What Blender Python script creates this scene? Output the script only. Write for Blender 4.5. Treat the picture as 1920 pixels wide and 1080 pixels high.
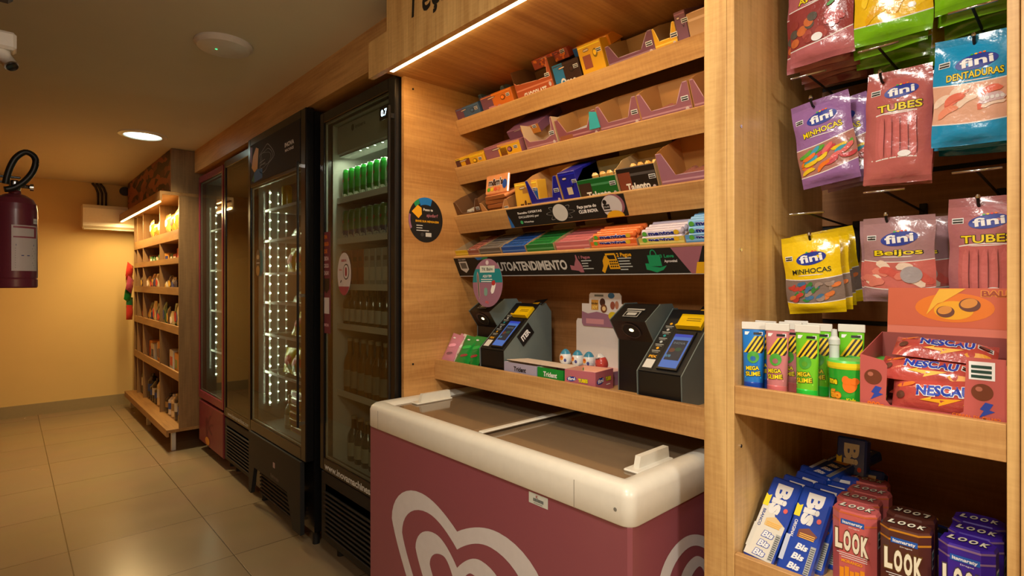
import bpy, math, random
from mathutils import Matrix, Vector
D = bpy.data
for o in list(D.objects): D.objects.remove(o)
R = math.radians
random.seed(7)
scn = bpy.context.scene
COL = scn.collection

# ------------------------------------------------------------------ camera, world, exposure
CAM_H = 1.35
cd = D.cameras.new('camera'); cam = D.objects.new('camera', cd); COL.objects.link(cam)
cam.location = (0, 0, CAM_H)
cam.rotation_euler = (R(90), 0, R(-42.7))
cd.sensor_width = 36; cd.lens = 36 * 1024 / 1920
cd.shift_y = -12 / 1920
cd.clip_start = .02
scn.camera = cam
scn.view_settings.view_transform = 'Standard'
try: scn.view_settings.look = 'None'
except Exception: pass
scn.view_settings.gamma = 1
scn.view_settings.use_curve_mapping = False
scn.view_settings.exposure = 0.08
w = D.worlds.new('world'); scn.world = w; w.use_nodes = True
w.node_tree.nodes['Background'].inputs[0].default_value = (1, .85, .65, 1)
w.node_tree.nodes['Background'].inputs[1].default_value = .02

def lamp(name, typ, loc, power, col, size=.2, size_y=None, rot=(0, 0, 0), parent=None, spot=None):
    l = D.lights.new(name, typ); l.energy = power; l.color = col
    if typ == 'AREA':
        l.shape = 'RECTANGLE' if size_y else 'DISK'
        l.size = size
        if size_y: l.size_y = size_y
    else: l.shadow_soft_size = size
    if spot: l.spot_size = R(spot); l.spot_blend = .8
    o = D.objects.new(name, l); COL.objects.link(o); o.location = loc; o.rotation_euler = rot
    if parent: o.parent = parent
    return o
# unseen ceiling lamps, added to light the near bays and ceiling (fixtures further down)
WARMW = (1, .93, .83)
CEIL_Z = 2.405
ADDED_LAMPS = [(.28, .45), (-.75, -.2), (.35, -1.2)]
for i, (x, y) in enumerate(ADDED_LAMPS):
    lamp('added_lamp_light', 'AREA', (x, y, CEIL_Z - .155), (7, 26, 26)[i], WARMW, .34)
    lamp('added_ceiling_fill', 'POINT', (x, y, CEIL_Z - .19), (17, 8, 8)[i], WARMW, .05)  # added point light that brightens the ceiling around each lamp
dll = lamp('downlight_light', 'AREA', (.713, 4.69, CEIL_Z - .03), 9, (1, .86, .56), .2); dll.data.spread = R(110)

# ------------------------------------------------------------------ materials
def lin(c):
    r = []
    for v in c[:3]:
        v = v / 255.
        r.append(v / 12.92 if v <= .04045 else ((v + .055) / 1.055) ** 2.4)
    return (*r, 1)
MC = {}
def mat(name, col, rough=.5, metal=0, coat=0, bump=0, bscale=40, emit=None, estr=0, var=.06, spec=.5):
    if name in MC: return MC[name]
    m = D.materials.new(name); m.use_nodes = True; nt = m.node_tree; n = nt.nodes; L = nt.links
    p = n['Principled BSDF']
    p.inputs['Base Color'].default_value = lin(col)
    p.inputs['Roughness'].default_value = rough
    p.inputs['Metallic'].default_value = metal
    p.inputs['Specular IOR Level'].default_value = spec
    if coat: p.inputs['Coat Weight'].default_value = coat; p.inputs['Coat Roughness'].default_value = .12
    if emit:
        p.inputs['Emission Color'].default_value = lin(emit); p.inputs['Emission Strength'].default_value = estr
    tc = n.new('ShaderNodeTexCoord'); nz = n.new('ShaderNodeTexNoise')
    nz.inputs['Scale'].default_value = bscale; nz.inputs['Detail'].default_value = 3
    L.new(tc.outputs['Object'], nz.inputs['Vector'])
    if var:
        mx = n.new('ShaderNodeMix'); mx.data_type = 'RGBA'
        c = lin(col)
        mx.inputs[6].default_value = tuple(v * (1 - var) for v in c[:3]) + (1,)
        mx.inputs[7].default_value = tuple(min(1, v * (1 + var)) for v in c[:3]) + (1,)
        L.new(nz.outputs['Fac'], mx.inputs[0]); L.new(mx.outputs[2], p.inputs['Base Color'])
    if bump:
        b = n.new('ShaderNodeBump'); b.inputs['Strength'].default_value = bump; b.inputs['Distance'].default_value = .004
        L.new(nz.outputs['Fac'], b.inputs['Height']); L.new(b.outputs[0], p.inputs['Normal'])
    MC[name] = m
    return m

def wood(name, c1, c2, grain='Z', rough=.42, scale=1.0):
    if name in MC: return MC[name]
    m = D.materials.new(name); m.use_nodes = True; nt = m.node_tree; n = nt.nodes; L = nt.links
    p = n['Principled BSDF']; p.inputs['Roughness'].default_value = rough
    tc = n.new('ShaderNodeTexCoord')
    def noise(sc, det, dist=0):
        mp = n.new('ShaderNodeMapping'); mp.inputs['Scale'].default_value = sc
        nz = n.new('ShaderNodeTexNoise'); nz.inputs['Scale'].default_value = 1
        nz.inputs['Detail'].default_value = det; nz.inputs['Distortion'].default_value = dist
        L.new(tc.outputs['Object'], mp.inputs['Vector']); L.new(mp.outputs[0], nz.inputs['Vector']); return nz
    a, b = 7 * scale, 110 * scale
    fine = {'Z': (b, b, 4), 'Y': (b, 4, b), 'X': (4, b, b)}[grain]
    big = {'Z': (a, a, .9), 'Y': (a, .9, a), 'X': (.9, a, a)}[grain]
    crs = {'Z': (30, 30, 160), 'Y': (30, 160, 30), 'X': (160, 30, 30)}[grain]
    n1 = noise(big, 4, 1.4); n2 = noise(fine, 3); n3 = noise(crs, 2)
    def madd(x, k, y=None):
        q = n.new('ShaderNodeMath'); q.operation = 'MULTIPLY_ADD'; L.new(x, q.inputs[0]); q.inputs[1].default_value = k
        if y is None: q.inputs[2].default_value = 0
        else: L.new(y, q.inputs[2])
        return q.outputs[0]
    s = madd(n1.outputs['Fac'], .95, madd(n2.outputs['Fac'], .45, madd(n3.outputs['Fac'], .20)))
    rp = n.new('ShaderNodeValToRGB'); rp.color_ramp.elements[0].position = .62; rp.color_ramp.elements[1].position = .98
    rp.color_ramp.elements[0].color = lin(c1); rp.color_ramp.elements[1].color = lin(c2)
    L.new(s, rp.inputs[0]); L.new(rp.outputs[0], p.inputs['Base Color'])
    bm = n.new('ShaderNodeBump'); bm.inputs['Strength'].default_value = .08; bm.inputs['Distance'].default_value = .001
    L.new(n2.outputs['Fac'], bm.inputs['Height']); L.new(bm.outputs[0], p.inputs['Normal'])
    MC[name] = m
    return m
def emi(name, col, s):
    if name in MC: return MC[name]
    m = D.materials.new(name); m.use_nodes = True; p = m.node_tree.nodes['Principled BSDF']
    p.inputs['Base Color'].default_value = (.02, .02, .02, 1)
    p.inputs['Emission Color'].default_value = lin(col); p.inputs['Emission Strength'].default_value = s
    MC[name] = m
    return m
def glass(name, tint=(255, 255, 255), refl=.06, rough=.02, frost=0, fcol=(150, 132, 108)):
    if name in MC: return MC[name]
    m = D.materials.new(name); m.use_nodes = True; nt = m.node_tree; n = nt.nodes; L = nt.links
    n.remove(n['Principled BSDF']); out = n['Material Output']
    tr = n.new('ShaderNodeBsdfTransparent'); tr.inputs[0].default_value = lin(tint)
    gl = n.new('ShaderNodeBsdfGlossy'); gl.inputs['Roughness'].default_value = rough
    fa = n.new('ShaderNodeLayerWeight'); fr = n.new('ShaderNodeMath'); fr.operation = 'POWER'; fr.inputs[1].default_value = 4
    L.new(fa.outputs['Facing'], fr.inputs[0])
    ad = n.new('ShaderNodeMath'); ad.operation = 'MULTIPLY_ADD'; ad.inputs[1].default_value = .6; ad.inputs[2].default_value = refl * .5
    mx = n.new('ShaderNodeMixShader')
    L.new(fr.outputs[0], ad.inputs[0]); L.new(ad.outputs[0], mx.inputs[0]); L.new(tr.outputs[0], mx.inputs[1])
    if frost:
        df = n.new('ShaderNodeBsdfDiffuse'); df.inputs[0].default_value = lin(fcol); m2 = n.new('ShaderNodeMixShader'); m2.inputs[0].default_value = frost
        L.new(tr.outputs[0], m2.inputs[1]); L.new(df.outputs[0], m2.inputs[2]); L.new(m2.outputs[0], mx.inputs[1])
    L.new(gl.outputs[0], mx.inputs[2])
    L.new(mx.outputs[0], out.inputs[0])
    MC[name] = m
    return m

def paint(rgb, rough=.45, coat=0, bump=0):       # printed card / plastic in a given colour
    rgb = tuple(int(v) for v in rgb)
    return mat('print_%d_%d_%d_%d' % (*rgb, int(rough * 100)), rgb, rough, coat=coat, bump=bump, var=.03)
def foil(rgb):                                  # glossy crinkled wrapper
    rgb = tuple(int(v) for v in rgb)
    return mat('foil_%d_%d_%d' % rgb, rgb, .22, coat=.6, bump=.55, bscale=55, var=.1)

WV = wood('wood_vertical_grain', (180, 136, 78), (220, 180, 116), 'Z')
WY = wood('wood_long_grain', (176, 128, 74), (214, 168, 106), 'Y')
WX = wood('wood_cross_grain', (168, 118, 64), (204, 154, 92), 'X')
WB = wood('wood_back_panel', (150, 100, 55), (188, 132, 78), 'Y')
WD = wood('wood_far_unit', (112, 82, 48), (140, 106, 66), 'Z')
BLACK = mat('black_plastic', (22, 21, 21), .35)
BLACKM = mat('black_matt', (14, 13, 13), .6)
BLACKS = mat('black_satin_door', (16, 15, 14), .22)
WHITE = mat('white_plastic', (226, 224, 216), .3, coat=.2)
CREAM = mat('cream_rim', (222, 218, 204), .35, coat=.15)
CARD = mat('raw_cardboard', (176, 138, 92), .8, bump=.1)
CHROME = mat('chrome', (200, 200, 200), .18, metal=1)
GREYM = mat('grey_console', (104, 116, 114), .45)

# ------------------------------------------------------------------ mesh builder
TXT = {}
def glyphs(s, bold=.0, shear=0, sp=1.0):
    k = (s, round(bold, 3), shear, sp)
    if k in TXT: return TXT[k]
    c = D.curves.new('t', 'FONT'); c.body = s; c.size = 1; c.offset = bold; c.shear = shear
    c.resolution_u = 3; c.space_character = sp; c.fill_mode = 'FRONT'
    o = D.objects.new('t', c); me = D.meshes.new_from_object(o)
    r = ([(v.co.x, v.co.y) for v in me.vertices], [tuple(p.vertices) for p in me.polygons])
    D.objects.remove(o); D.meshes.remove(me); D.curves.remove(c)
    TXT[k] = r
    return r

def frame(o, u, v):
    o, u, v = Vector(o), Vector(u).normalized(), Vector(v).normalized()
    n = u.cross(v)
    return lambda a, b, c=0: o + u * a + v * b + n * c
def FRONT(x, y=0, z=0):            # a face looking to -X: a runs to -Y, b runs up
    return frame((x, y, z), (0, -1, 0), (0, 0, 1))
def SIDE(y, x=0, z=0):             # a face looking to -Y: a runs to +X, b runs up
    return frame((x, y, z), (1, 0, 0), (0, 0, 1))
def TOP(z, x=0, y=0):              # a face looking up, read from the -X side
    return frame((x, y, z), (0, -1, 0), (1, 0, 0))

class MB:
    def __init__(s): s.v = []; s.f = []; s.m = []; s.sm = []; s.mats = []
    def mi(s, m):
        if m not in s.mats: s.mats.append(m)
        return s.mats.index(m)
    def add(s, vs, fs, m, smooth=False):
        b = len(s.v); s.v += [tuple(v) for v in vs]; k = s.mi(m)
        for f in fs: s.f.append(tuple(b + i for i in f)); s.m.append(k); s.sm.append(smooth)
    def box(s, x0, x1, y0, y1, z0, z1, m, c=0):
        if x0 > x1: x0, x1 = x1, x0
        if y0 > y1: y0, y1 = y1, y0
        if z0 > z1: z0, z1 = z1, z0
        if c <= 0:
            vs = [(x, y, z) for x in (x0, x1) for y in (y0, y1) for z in (z0, z1)]
            s.add(vs, [(0, 1, 3, 2), (4, 6, 7, 5), (0, 4, 5, 1), (2, 3, 7, 6), (0, 2, 6, 4), (1, 5, 7, 3)], m)
            return
        c = min(c, (x1 - x0) / 2.01, (y1 - y0) / 2.01, (z1 - z0) / 2.01)
        lo, hi = (x0, y0, z0), (x1, y1, z1); V = []; idx = {}
        for i in (0, 1):
            for j in (0, 1):
                for k in (0, 1):
                    cr = [(lo, hi)[b][a] for a, b in enumerate((i, j, k))]
                    inn = [cr[a] + (c if b == 0 else -c) for a, b in enumerate((i, j, k))]
                    for ax in range(3):
                        p = list(inn); p[ax] = cr[ax]; idx[(i, j, k, ax)] = len(V); V.append(tuple(p))
        F = []
        for ax in range(3):
            o1, o2 = [(1, 2), (0, 2), (0, 1)][ax]
            for sd in (0, 1):
                q = []
                for a, b in ((0, 0), (1, 0), (1, 1), (0, 1)):
                    t = [0, 0, 0]; t[ax] = sd; t[o1] = a; t[o2] = b; q.append(idx[(*t, ax)])
                F.append(tuple(q))
        for ax in range(3):
            o1, o2 = [(1, 2), (0, 2), (0, 1)][ax]
            for a in (0, 1):
                for b in (0, 1):
                    t0 = [0, 0, 0]; t0[o1] = a; t0[o2] = b; t1 = list(t0); t1[ax] = 1
                    F.append((idx[(*t0, o1)], idx[(*t0, o2)], idx[(*t1, o2)], idx[(*t1, o1)]))
        for i in (0, 1):
            for j in (0, 1):
                for k in (0, 1): F.append(tuple(idx[(i, j, k, a)] for a in range(3)))
        s.add(V, F, m)
    def poly(s, pts, fr, m, w=.0004):
        s.add([fr(a, b, w) for a, b in pts], [tuple(range(len(pts)))], m)
    def rect(s, a0, a1, b0, b1, fr, m, w=.0004):
        s.poly([(a0, b0), (a1, b0), (a1, b1), (a0, b1)], fr, m, w)
    def disc(s, a, b, ra, rb, fr, m, w=.0004, n=28, rot=0):
        c, q = math.cos(rot), math.sin(rot)
        P = [(ra * math.cos(2 * math.pi * i / n), rb * math.sin(2 * math.pi * i / n)) for i in range(n)]
        P = [(a + x * c - y * q, b + x * q + y * c) for x, y in P]
        s.add([fr(a, b, w)] + [fr(x, y, w) for x, y in P], [(0, i + 1, (i + 1) % n + 1) for i in range(n)], m)
    def cap(s, a, b, ln, wd, rot, fr, m, w=.0006, bend=0, n=8):      # a capsule shaped print, optionally bent
        A = []; c, q = math.cos(rot), math.sin(rot)
        up = []; dn = []
        for i in range(n + 1):
            t = -1 + 2 * i / n; x = t * ln / 2; hw = wd / 2 * math.sqrt(max(0, 1 - abs(t) ** 4)) + .0001; y = bend * (1 - t * t)
            up.append((x, y + hw)); dn.append((x, y - hw))
        V = [(a + x * c - y * q, b + x * q + y * c) for x, y in up + dn]
        s.add([fr(x, y, w) for x, y in V], [(i, n + 1 + i, n + 2 + i, i + 1) for i in range(n)], m)
    def band(s, po, pi, fr, m, w=.0005):
        n = len(po); s.add([fr(a, b, w) for a, b in po + pi], [(i, (i + 1) % n, n + (i + 1) % n, n + i) for i in range(n)], m)
    def prism(s, pts, fr, w0, w1, m, mside=None):
        n = len(pts)
        s.add([fr(a, b, w0) for a, b in pts], [tuple(reversed(range(n)))], m)
        s.add([fr(a, b, w1) for a, b in pts], [tuple(range(n))], m)
        s.add([fr(a, b, w0) for a, b in pts] + [fr(a, b, w1) for a, b in pts], [(i, (i + 1) % n, n + (i + 1) % n, n + i) for i in range(n)], mside or m)
    def lathe(s, prof, c, m, n=24, axis='Z', ms=None, a0=0, smooth=True):
        V = []
        for r, z in prof:
            for i in range(n):
                t = a0 + 2 * math.pi * i / n; x, y = r * math.cos(t), r * math.sin(t)
                p = {'Z': (x, y, z), 'X': (z, x, y), 'Y': (x, z, y)}[axis]
                V.append((c[0] + p[0], c[1] + p[1], c[2] + p[2]))
        for k in range(len(prof) - 1):
            F = [(k * n + i, k * n + (i + 1) % n, (k + 1) * n + (i + 1) % n, (k + 1) * n + i) for i in range(n)]
            vs = V[k * n:(k + 2) * n]; F = [tuple(j - k * n for j in f) for f in F]
            s.add(vs, F, (ms[k] if ms else m), smooth)
        if prof[0][0] > 1e-4: s.add(V[:n], [tuple(reversed(range(n)))], ms[0] if ms else m)
        if prof[-1][0] > 1e-4: s.add(V[-n:], [tuple(range(n))], ms[-1] if ms else m)
    def tube(s, path, r, m, n=10, r2=None):
        P = [Vector(p) for p in path]; V = []; up = Vector((0, 0, 1))
        for i, p in enumerate(P):
            d = (P[min(i + 1, len(P) - 1)] - P[max(i - 1, 0)]).normalized()
            a = d.cross(up)
            if a.length < .05: a = d.cross(Vector((0, 1, 0)))
            a.normalize(); b = d.cross(a); rr = r if r2 is None else r + (r2 - r) * i / (len(P) - 1)
            for k in range(n): V.append(p + a * rr * math.cos(2 * math.pi * k / n) + b * rr * math.sin(2 * math.pi * k / n))
        F = [(i * n + k, i * n + (k + 1) % n, (i + 1) * n + (k + 1) % n, (i + 1) * n + k) for i in range(len(P) - 1) for k in range(n)]
        F += [tuple(range(n)), tuple(reversed(range(len(V) - n, len(V))))]
        s.add(V, F, m, True)
    def grid(s, fn, us, vs, m, smooth=True, flip=False):      # m: material or f(i,j)
        nu, nv = len(us), len(vs)
        V = [fn(u, v) for v in vs for u in us]
        G = {}
        for j in range(nv - 1):
            for i in range(nu - 1):
                mm = m(i, j) if callable(m) else m
                q = (j * nu + i, j * nu + i + 1, (j + 1) * nu + i + 1, (j + 1) * nu + i)
                G.setdefault(mm.name, (mm, []))[1].append(q[::-1] if flip else q)
        b = len(s.v); s.v += [tuple(p) for p in V]
        for mm, fs in G.values():
            k = s.mi(mm)
            for f in fs: s.f.append(tuple(b + i for i in f)); s.m.append(k); s.sm.append(smooth)
    def text(s, t, a, b, h, fr, m, bold=.0, wd=None, w=.0006, shear=0, out=None, rot=0, sp=1.0):
        """centred at (a,b), capital height h, optional width wd, out=(material, spread) for an outline underneath"""
        base = glyphs(t, bold, shear, sp)
        if not base[0]: return
        xs = [p[0] for p in base[0]]; x0, x1 = min(xs), max(xs); ky = h / .70
        kx = ky if wd is None else wd / max(1e-6, x1 - x0)
        cx = (x0 + x1) / 2; cy = .35; c, q = math.cos(rot), math.sin(rot)
        def put(g, mm, ww):
            V = []
            for x, y in g[0]:
                X, Y = (x - cx) * kx, (y - cy) * ky
                V.append(fr(a + X * c - Y * q, b + X * q + Y * c, ww))
            s.add(V, g[1], mm)
        if out: put(glyphs(t, bold + out[1], shear, sp), out[0], w); w += .0005
        put(base, m, w)
    def build(s, name, parent=None, bevel=0, loc=None, rot=None):
        me = D.meshes.new(name); me.from_pydata(s.v, [], s.f)
        for m in s.mats: me.materials.append(m)
        me.polygons.foreach_set('material_index', s.m); me.polygons.foreach_set('use_smooth', s.sm)
        me.update()
        o = D.objects.new(name, me); COL.objects.link(o)
        if parent: o.parent = parent
        if loc is not None: o.location = loc
        if rot is not None: o.rotation_euler = rot
        return o

def tag(o, label=None, cat=None, group=None, kind=None):
    if label: o['label'] = label
    if cat: o['category'] = cat
    if group: o['group'] = group
    if kind: o['kind'] = kind
    return o
def thing(name, label, cat, loc=(0, 0, 0), rot=(0, 0, 0), group=None):
    o = D.objects.new(name, None); COL.objects.link(o); o.empty_display_size = .05
    o.location = loc; o.rotation_euler = rot
    return tag(o, label, cat, group)
def place(o, loc, rot=(0, 0, 0), label=None, cat=None, group=None):
    o.location = loc; o.rotation_euler = rot
    return tag(o, label, cat, group)
def kids(o): return [c for c in D.objects if c.parent == o]
def dup(root, loc, rot=(0, 0, 0), label=None, group=None, scale=None):
    r = root.copy(); COL.objects.link(r); r.location = loc; r.rotation_euler = rot
    if scale: r.scale = scale
    if label: r['label'] = label
    if group: r['group'] = group
    for ch in kids(root):
        c = ch.copy(); COL.objects.link(c); c.parent = r
        for g in kids(ch):
            e = g.copy(); COL.objects.link(e); e.parent = c
    return r
def struct(name, mb): o = mb.build(name); o['kind'] = 'structure'; return o
def lerp(a, b, t): return a + (b - a) * t
def rng(a, b, n): return [a + (b - a) * i / n for i in range(n + 1)]
# ------------------------------------------------------------------ the room
def floor_mat():
    m = D.materials.new('porcelain_floor_tiles'); m.use_nodes = True; nt = m.node_tree; n = nt.nodes; L = nt.links
    p = n['Principled BSDF']
    tc = n.new('ShaderNodeTexCoord'); mp = n.new('ShaderNodeMapping'); mp.inputs['Location'].default_value = (-.222, -3.51 + 6 * .598, 0)
    L.new(tc.outputs['Object'], mp.inputs['Vector'])
    br = n.new('ShaderNodeTexBrick'); br.offset = 0; br.squash = 1
    br.inputs['Scale'].default_value = 1; br.inputs['Mortar Size'].default_value = .0026; br.inputs['Mortar Smooth'].default_value = .2
    br.inputs['Brick Width'].default_value = .598; br.inputs['Row Height'].default_value = .598
    br.inputs['Color1'].default_value = lin((148, 126, 94)); br.inputs['Color2'].default_value = lin((143, 121, 90)); br.inputs['Mortar'].default_value = lin((84, 66, 42))
    L.new(mp.outputs[0], br.inputs['Vector'])
    nz = n.new('ShaderNodeTexNoise'); nz.inputs['Scale'].default_value = 3; nz.inputs['Detail'].default_value = 5
    L.new(tc.outputs['Object'], nz.inputs['Vector'])
    mx = n.new('ShaderNodeMix'); mx.data_type = 'RGBA'; mx.blend_type = 'MULTIPLY'; mx.inputs[0].default_value = .18
    L.new(br.outputs['Color'], mx.inputs[6]); L.new(nz.outputs['Color'], mx.inputs[7]); L.new(mx.outputs[2], p.inputs['Base Color'])
    mr = n.new('ShaderNodeMapRange'); mr.inputs[3].default_value = .16; mr.inputs[4].default_value = .32
    L.new(nz.outputs['Fac'], mr.inputs[0]); L.new(mr.outputs[0], p.inputs['Roughness'])
    bp = n.new('ShaderNodeBump'); bp.inputs['Strength'].default_value = .3; bp.inputs['Distance'].default_value = .001; bp.invert = True
    L.new(br.outputs['Fac'], bp.inputs['Height']); L.new(bp.outputs[0], p.inputs['Normal'])
    return m
CEILM = mat('painted_ceiling', (208, 200, 178), .8, bscale=6, bump=.02, var=.03)
WALLE = mat('cream_painted_wall', (214, 184, 120), .75, bscale=5, bump=.02, var=.03)
b = MB(); b.box(-2.6, 1.78, -2.2, 7.42, -.05, 0, floor_mat()); struct('floor', b)
b = MB(); b.box(-2.6, 1.78, -2.2, 7.42, CEIL_Z, CEIL_Z + .05, CEILM); struct('ceiling', b)
b = MB(); b.box(-.14, 1.78, 7.34, 7.42, 0, CEIL_Z, WALLE); struct('wall_end', b)
b = MB(); b.box(-.14, -.06, 1.75, 7.34, 0, CEIL_Z, wood('wood_left_wall', (176, 122, 62), (206, 150, 84), 'Z')); struct('wall_left', b)
b = MB(); b.box(1.72, 1.78, -2.2, 7.34, 0, CEIL_Z, WALLE); struct('wall_right', b)
b = MB(); b.box(-2.6, 1.72, -2.2, -2.14, 0, CEIL_Z, WALLE); struct('wall_back', b)
b = MB(); b.box(-2.6, -2.54, -2.14, 1.75, 0, CEIL_Z, WALLE); struct('wall_far_left', b)
b = MB(); b.box(-2.54, -.14, 1.75, 1.81, 0, CEIL_Z, WALLE); struct('wall_side', b)
b = MB(); b.box(-.06, 1.0, 7.322, 7.34, 0, .115, mat('beige_tile_baseboard', (150, 134, 98), .4)); struct('baseboard_end', b)
b = MB(); b.box(1.108, 1.72, 1.915, 4.985, 2.228, CEIL_Z, WY); struct('trim_1', b)

# ------------------------------------------------------------------ main shelving unit
XF = 1.149                        # front plane of the joinery
unit = thing('shelving_unit', 'light wooden shelving unit with sloping candy shelves above the chest freezer', 'shelving unit')
PY0, PY1 = .557, .609             # partition post
b = MB(); b.box(XF, 1.70, 1.875, 1.893, 0, 2.20, WX); b.build('side_panel', unit)
b = MB(); b.box(XF, 1.70, PY0, PY1, 0, CEIL_Z - .003, WV, .001); b.build('partition', unit)
b = MB(); b.box(1.68, 1.70, PY1, 1.875, 0, 2.16, WB); b.build('back_panel', unit)
b = MB(); b.box(1.03, 1.70, PY1, 1.893, 2.162, 2.18, WX); b.build('top_panel', unit)
b = MB(); ZT = CEIL_Z - .003
b.prism([(-1.897, 2.122), (-.12, 2.122), (-.12, ZT), (-1.762, ZT), (-1.762, 2.257), (-1.897, 2.257)], FRONT(1.030, 0, 0), 0, .022, WV)
fr = FRONT(1.008, 0, 0)
b.text('P', -1.567, 2.318, .138, fr, BLACKM, bold=.02, wd=.055, w=.0008, shear=.12); b.text('eça', -1.455, 2.290, .095, fr, BLACKM, bold=.02, wd=.15, w=.0008, shear=.12)
b.text('Abra', -1.105, 2.222, .100, fr, BLACKM, bold=.02, wd=.26, w=.0008, shear=.3)
b.build('header_board', unit)
b = MB(); b.box(1.048, 1.084, .62, 1.845, 2.151, 2.1618, emi('warm_led', (255, 226, 170), 14)); b.build('led_strip', unit)
lamp('strip_light', 'AREA', (1.067, 1.23, 2.148), 2.6, (1, .64, .26), .02, 1.2, (0, 0, 0))

# (bottom X, bottom Z, length of fascia) of the four sloping shelves
TILT = R(25)
SH = {1: (1.440, 1.984, .062), 2: (1.440, 1.771, .073), 3: (1.440, 1.561, .079), 4: (1.440, 1.381, .087)}
def tpt(k, d, y, n):              # point on sloping shelf k: depth d up the slope, n off the plate
    x, z, h = SH[k]
    return (x + d * math.cos(TILT) - n * math.sin(TILT), y, z + d * math.sin(TILT) + n * math.cos(TILT))
for k, (x, z, h) in SH.items():
    sh = D.objects.new('sloping_shelf', None); COL.objects.link(sh); sh.parent = unit
    sh.location = (x, 0, z); sh.rotation_euler = (0, -TILT, 0)
    b = MB(); b.box(0, .235, PY1 + .001, 1.874, 0, .012, WY); b.build('shelf_plate', sh)
    b = MB(); b.box(-.015, 0, PY1 + .001, 1.874, 0, h, WY, .0008); b.build('fascia', sh)
b = MB(); b.box(1.314, 1.679, PY1 + .001, 1.874, .985, 1.005, WY); b.build('counter_shelf', unit)
b = MB(); b.box(1.296, 1.314, PY1 + .001, 1.874, .949, 1.030, WY, .0008); b.build('counter_fascia', unit)
for z in (2.12, 1.02):
    b = MB(); b.lathe([(.004, 0), (.004, .003)], (1.19, 1.8715, z), BLACKM, 8, 'Y'); b.build('screw', unit)

# ------------------------------------------------------------------ snack bay at the right
bay = thing('snack_bay', 'tall light wooden bay with slatted back holding hanging candy bags', 'shelving unit')
b = MB(); b.box(XF, 1.70, .540, .5565, 0, CEIL_Z - .003, WV, .001); b.build('left_panel', bay)
b = MB(); b.box(XF, 1.70, .088, .103, 0, CEIL_Z - .003, WV, .001); b.build('right_panel', bay)
b = MB()
zz = 1.115
while zz < 2.38:
    b.box(1.688, 1.70, .1035, .5395, zz, min(zz + .118, 2.40), WB, .001)
    b.box(1.694, 1.70, .1035, .5395, zz + .118, zz + .13, BLACKM); zz += .13
b.build('slatted_back', bay)
b = MB(); b.box(1.688, 1.70, .1035, .5395, .3, 1.06, WB); b.build('lower_back', bay)
b = MB(); b.box(1.16, 1.688, .1035, .5395, 1.095, 1.112, WY); b.build('shelf', bay)
b = MB(); b.box(XF + .001, XF + .017, .1035, .5395, 1.066, 1.126, WY, .001); b.build('fascia', bay)
b = MB(); b.box(1.16, 1.688, .1035, .5395, .735, .752, WY); b.build('shelf', bay)
b = MB(); b.box(XF + .001, XF + .017, .1035, .5395, .705, .764, WY, .001); b.build('fascia', bay)
for z in (1.69, 1.42, .99):
    b = MB(); b.lathe([(.004, 0), (.004, .002)], (1.18, .5378, z), CHROME, 8, 'Y'); b.build('screw', bay)
nb = thing('neighbour_bay', 'edge of next light wooden bay at far right of photo', 'shelving unit')
b = MB(); b.box(XF - .004, 1.70, .066, .0865, 0, CEIL_Z - .003, wood('wood_pale', (200, 156, 100), (228, 190, 132), 'Z'), .001); b.build('side_panel', nb)

# ------------------------------------------------------------------ chest freezer
fz = thing('chest_freezer', 'dusty red chest freezer with white rim, glass lids and white heart logo', 'freezer')
FX, FY0, FY1 = .993, .697, 1.862
RED = mat('freezer_red', (138, 74, 84), .32, coat=.25, var=.03, bscale=4)
LOGO = mat('freezer_logo_white', (205, 200, 200), .35)
b = MB(); b.box(FX, 1.64, FY0, FY1, .07, .82, RED, .008); body = b.build('body', fz)
b = MB(); b.box(FX + .03, 1.6, FY0 + .03, FY1 - .03, .012, .07, BLACKM); b.build('plinth', fz)
for x in (FX + .08, 1.56):
    for y in (FY0 + .08, FY1 - .08):
        b = MB(); b.lathe([(.02, 0), (.02, .012)], (x, y, 0), BLACKM, 12); b.build('foot', fz)
def heart(hw, top, cl, bot, n=72, cy=0):
    """closed outline of a heart: half width, height of lobes, of the cleft and of the tip"""
    P = []
    def half(s):
        Q = []
        x0 = hw * .50; mid = top - .37 * hw
        for i in range(19):                        # from the cleft over the lobe to the widest point
            t = i / 18
            a = math.pi * (1 - t)
            if t < .5:
                q = t / .5; x = x0 * q; y = cl + (top - cl) * math.sin(q * math.pi / 2) ** .92
            else:
                q = (t - .5) / .5; x = x0 + (hw - x0) * math.sin(q * math.pi / 2); y = top - (top - mid) * (1 - math.cos(q * math.pi / 2)) * 1.0
            Q.append((s * x, y))
        for i in range(1, 19):
            t = i / 18; x = hw * (math.cos(t * math.pi / 2) ** .85) * (1 - .12 * math.sin(t * math.pi)); y = mid - (mid - bot) * t
            Q.append((s * x, y))
        return Q
    r = half(1); l = half(-1)
    return r + l[::-1][1:-1]
def heart_logo(fr, b, k=1, y0=0):
    for (o, i) in (((.380, .659, .598, .09), (.312, .606, .544, .15)), ((.228, .553, .489, .22), (.145, .499, .41, .30))):
        po = [(x * k, y * k + y0) for x, y in heart(*o)]; pi = [(x * k, y * k + y0) for x, y in heart(*i)]
        b.band(po, pi, fr, LOGO, .0006)
b = MB()
heart_logo(FRONT(FX, 1.319, 0), b)
b.build('heart_logo', body)
b = MB(); heart_logo(SIDE(FY0, 1.330, 0), b, .60, .328); b.build('heart_logo', body)
b = MB(); fr = FRONT(FX, .977, .793)
b.rect(-.034, .034, -.014, .014, fr, paint((196, 200, 190)), .0006)
b.text('K', -.004, .007, .007, fr, paint((150, 60, 60)), wd=.008, w=.0012, bold=.02)
for i in range(22): b.rect(-.018 + i * .0017, -.018 + i * .0017 + (.0012 if i % 3 else .0007), -.006, .002, fr, BLACKM, .001)
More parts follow.
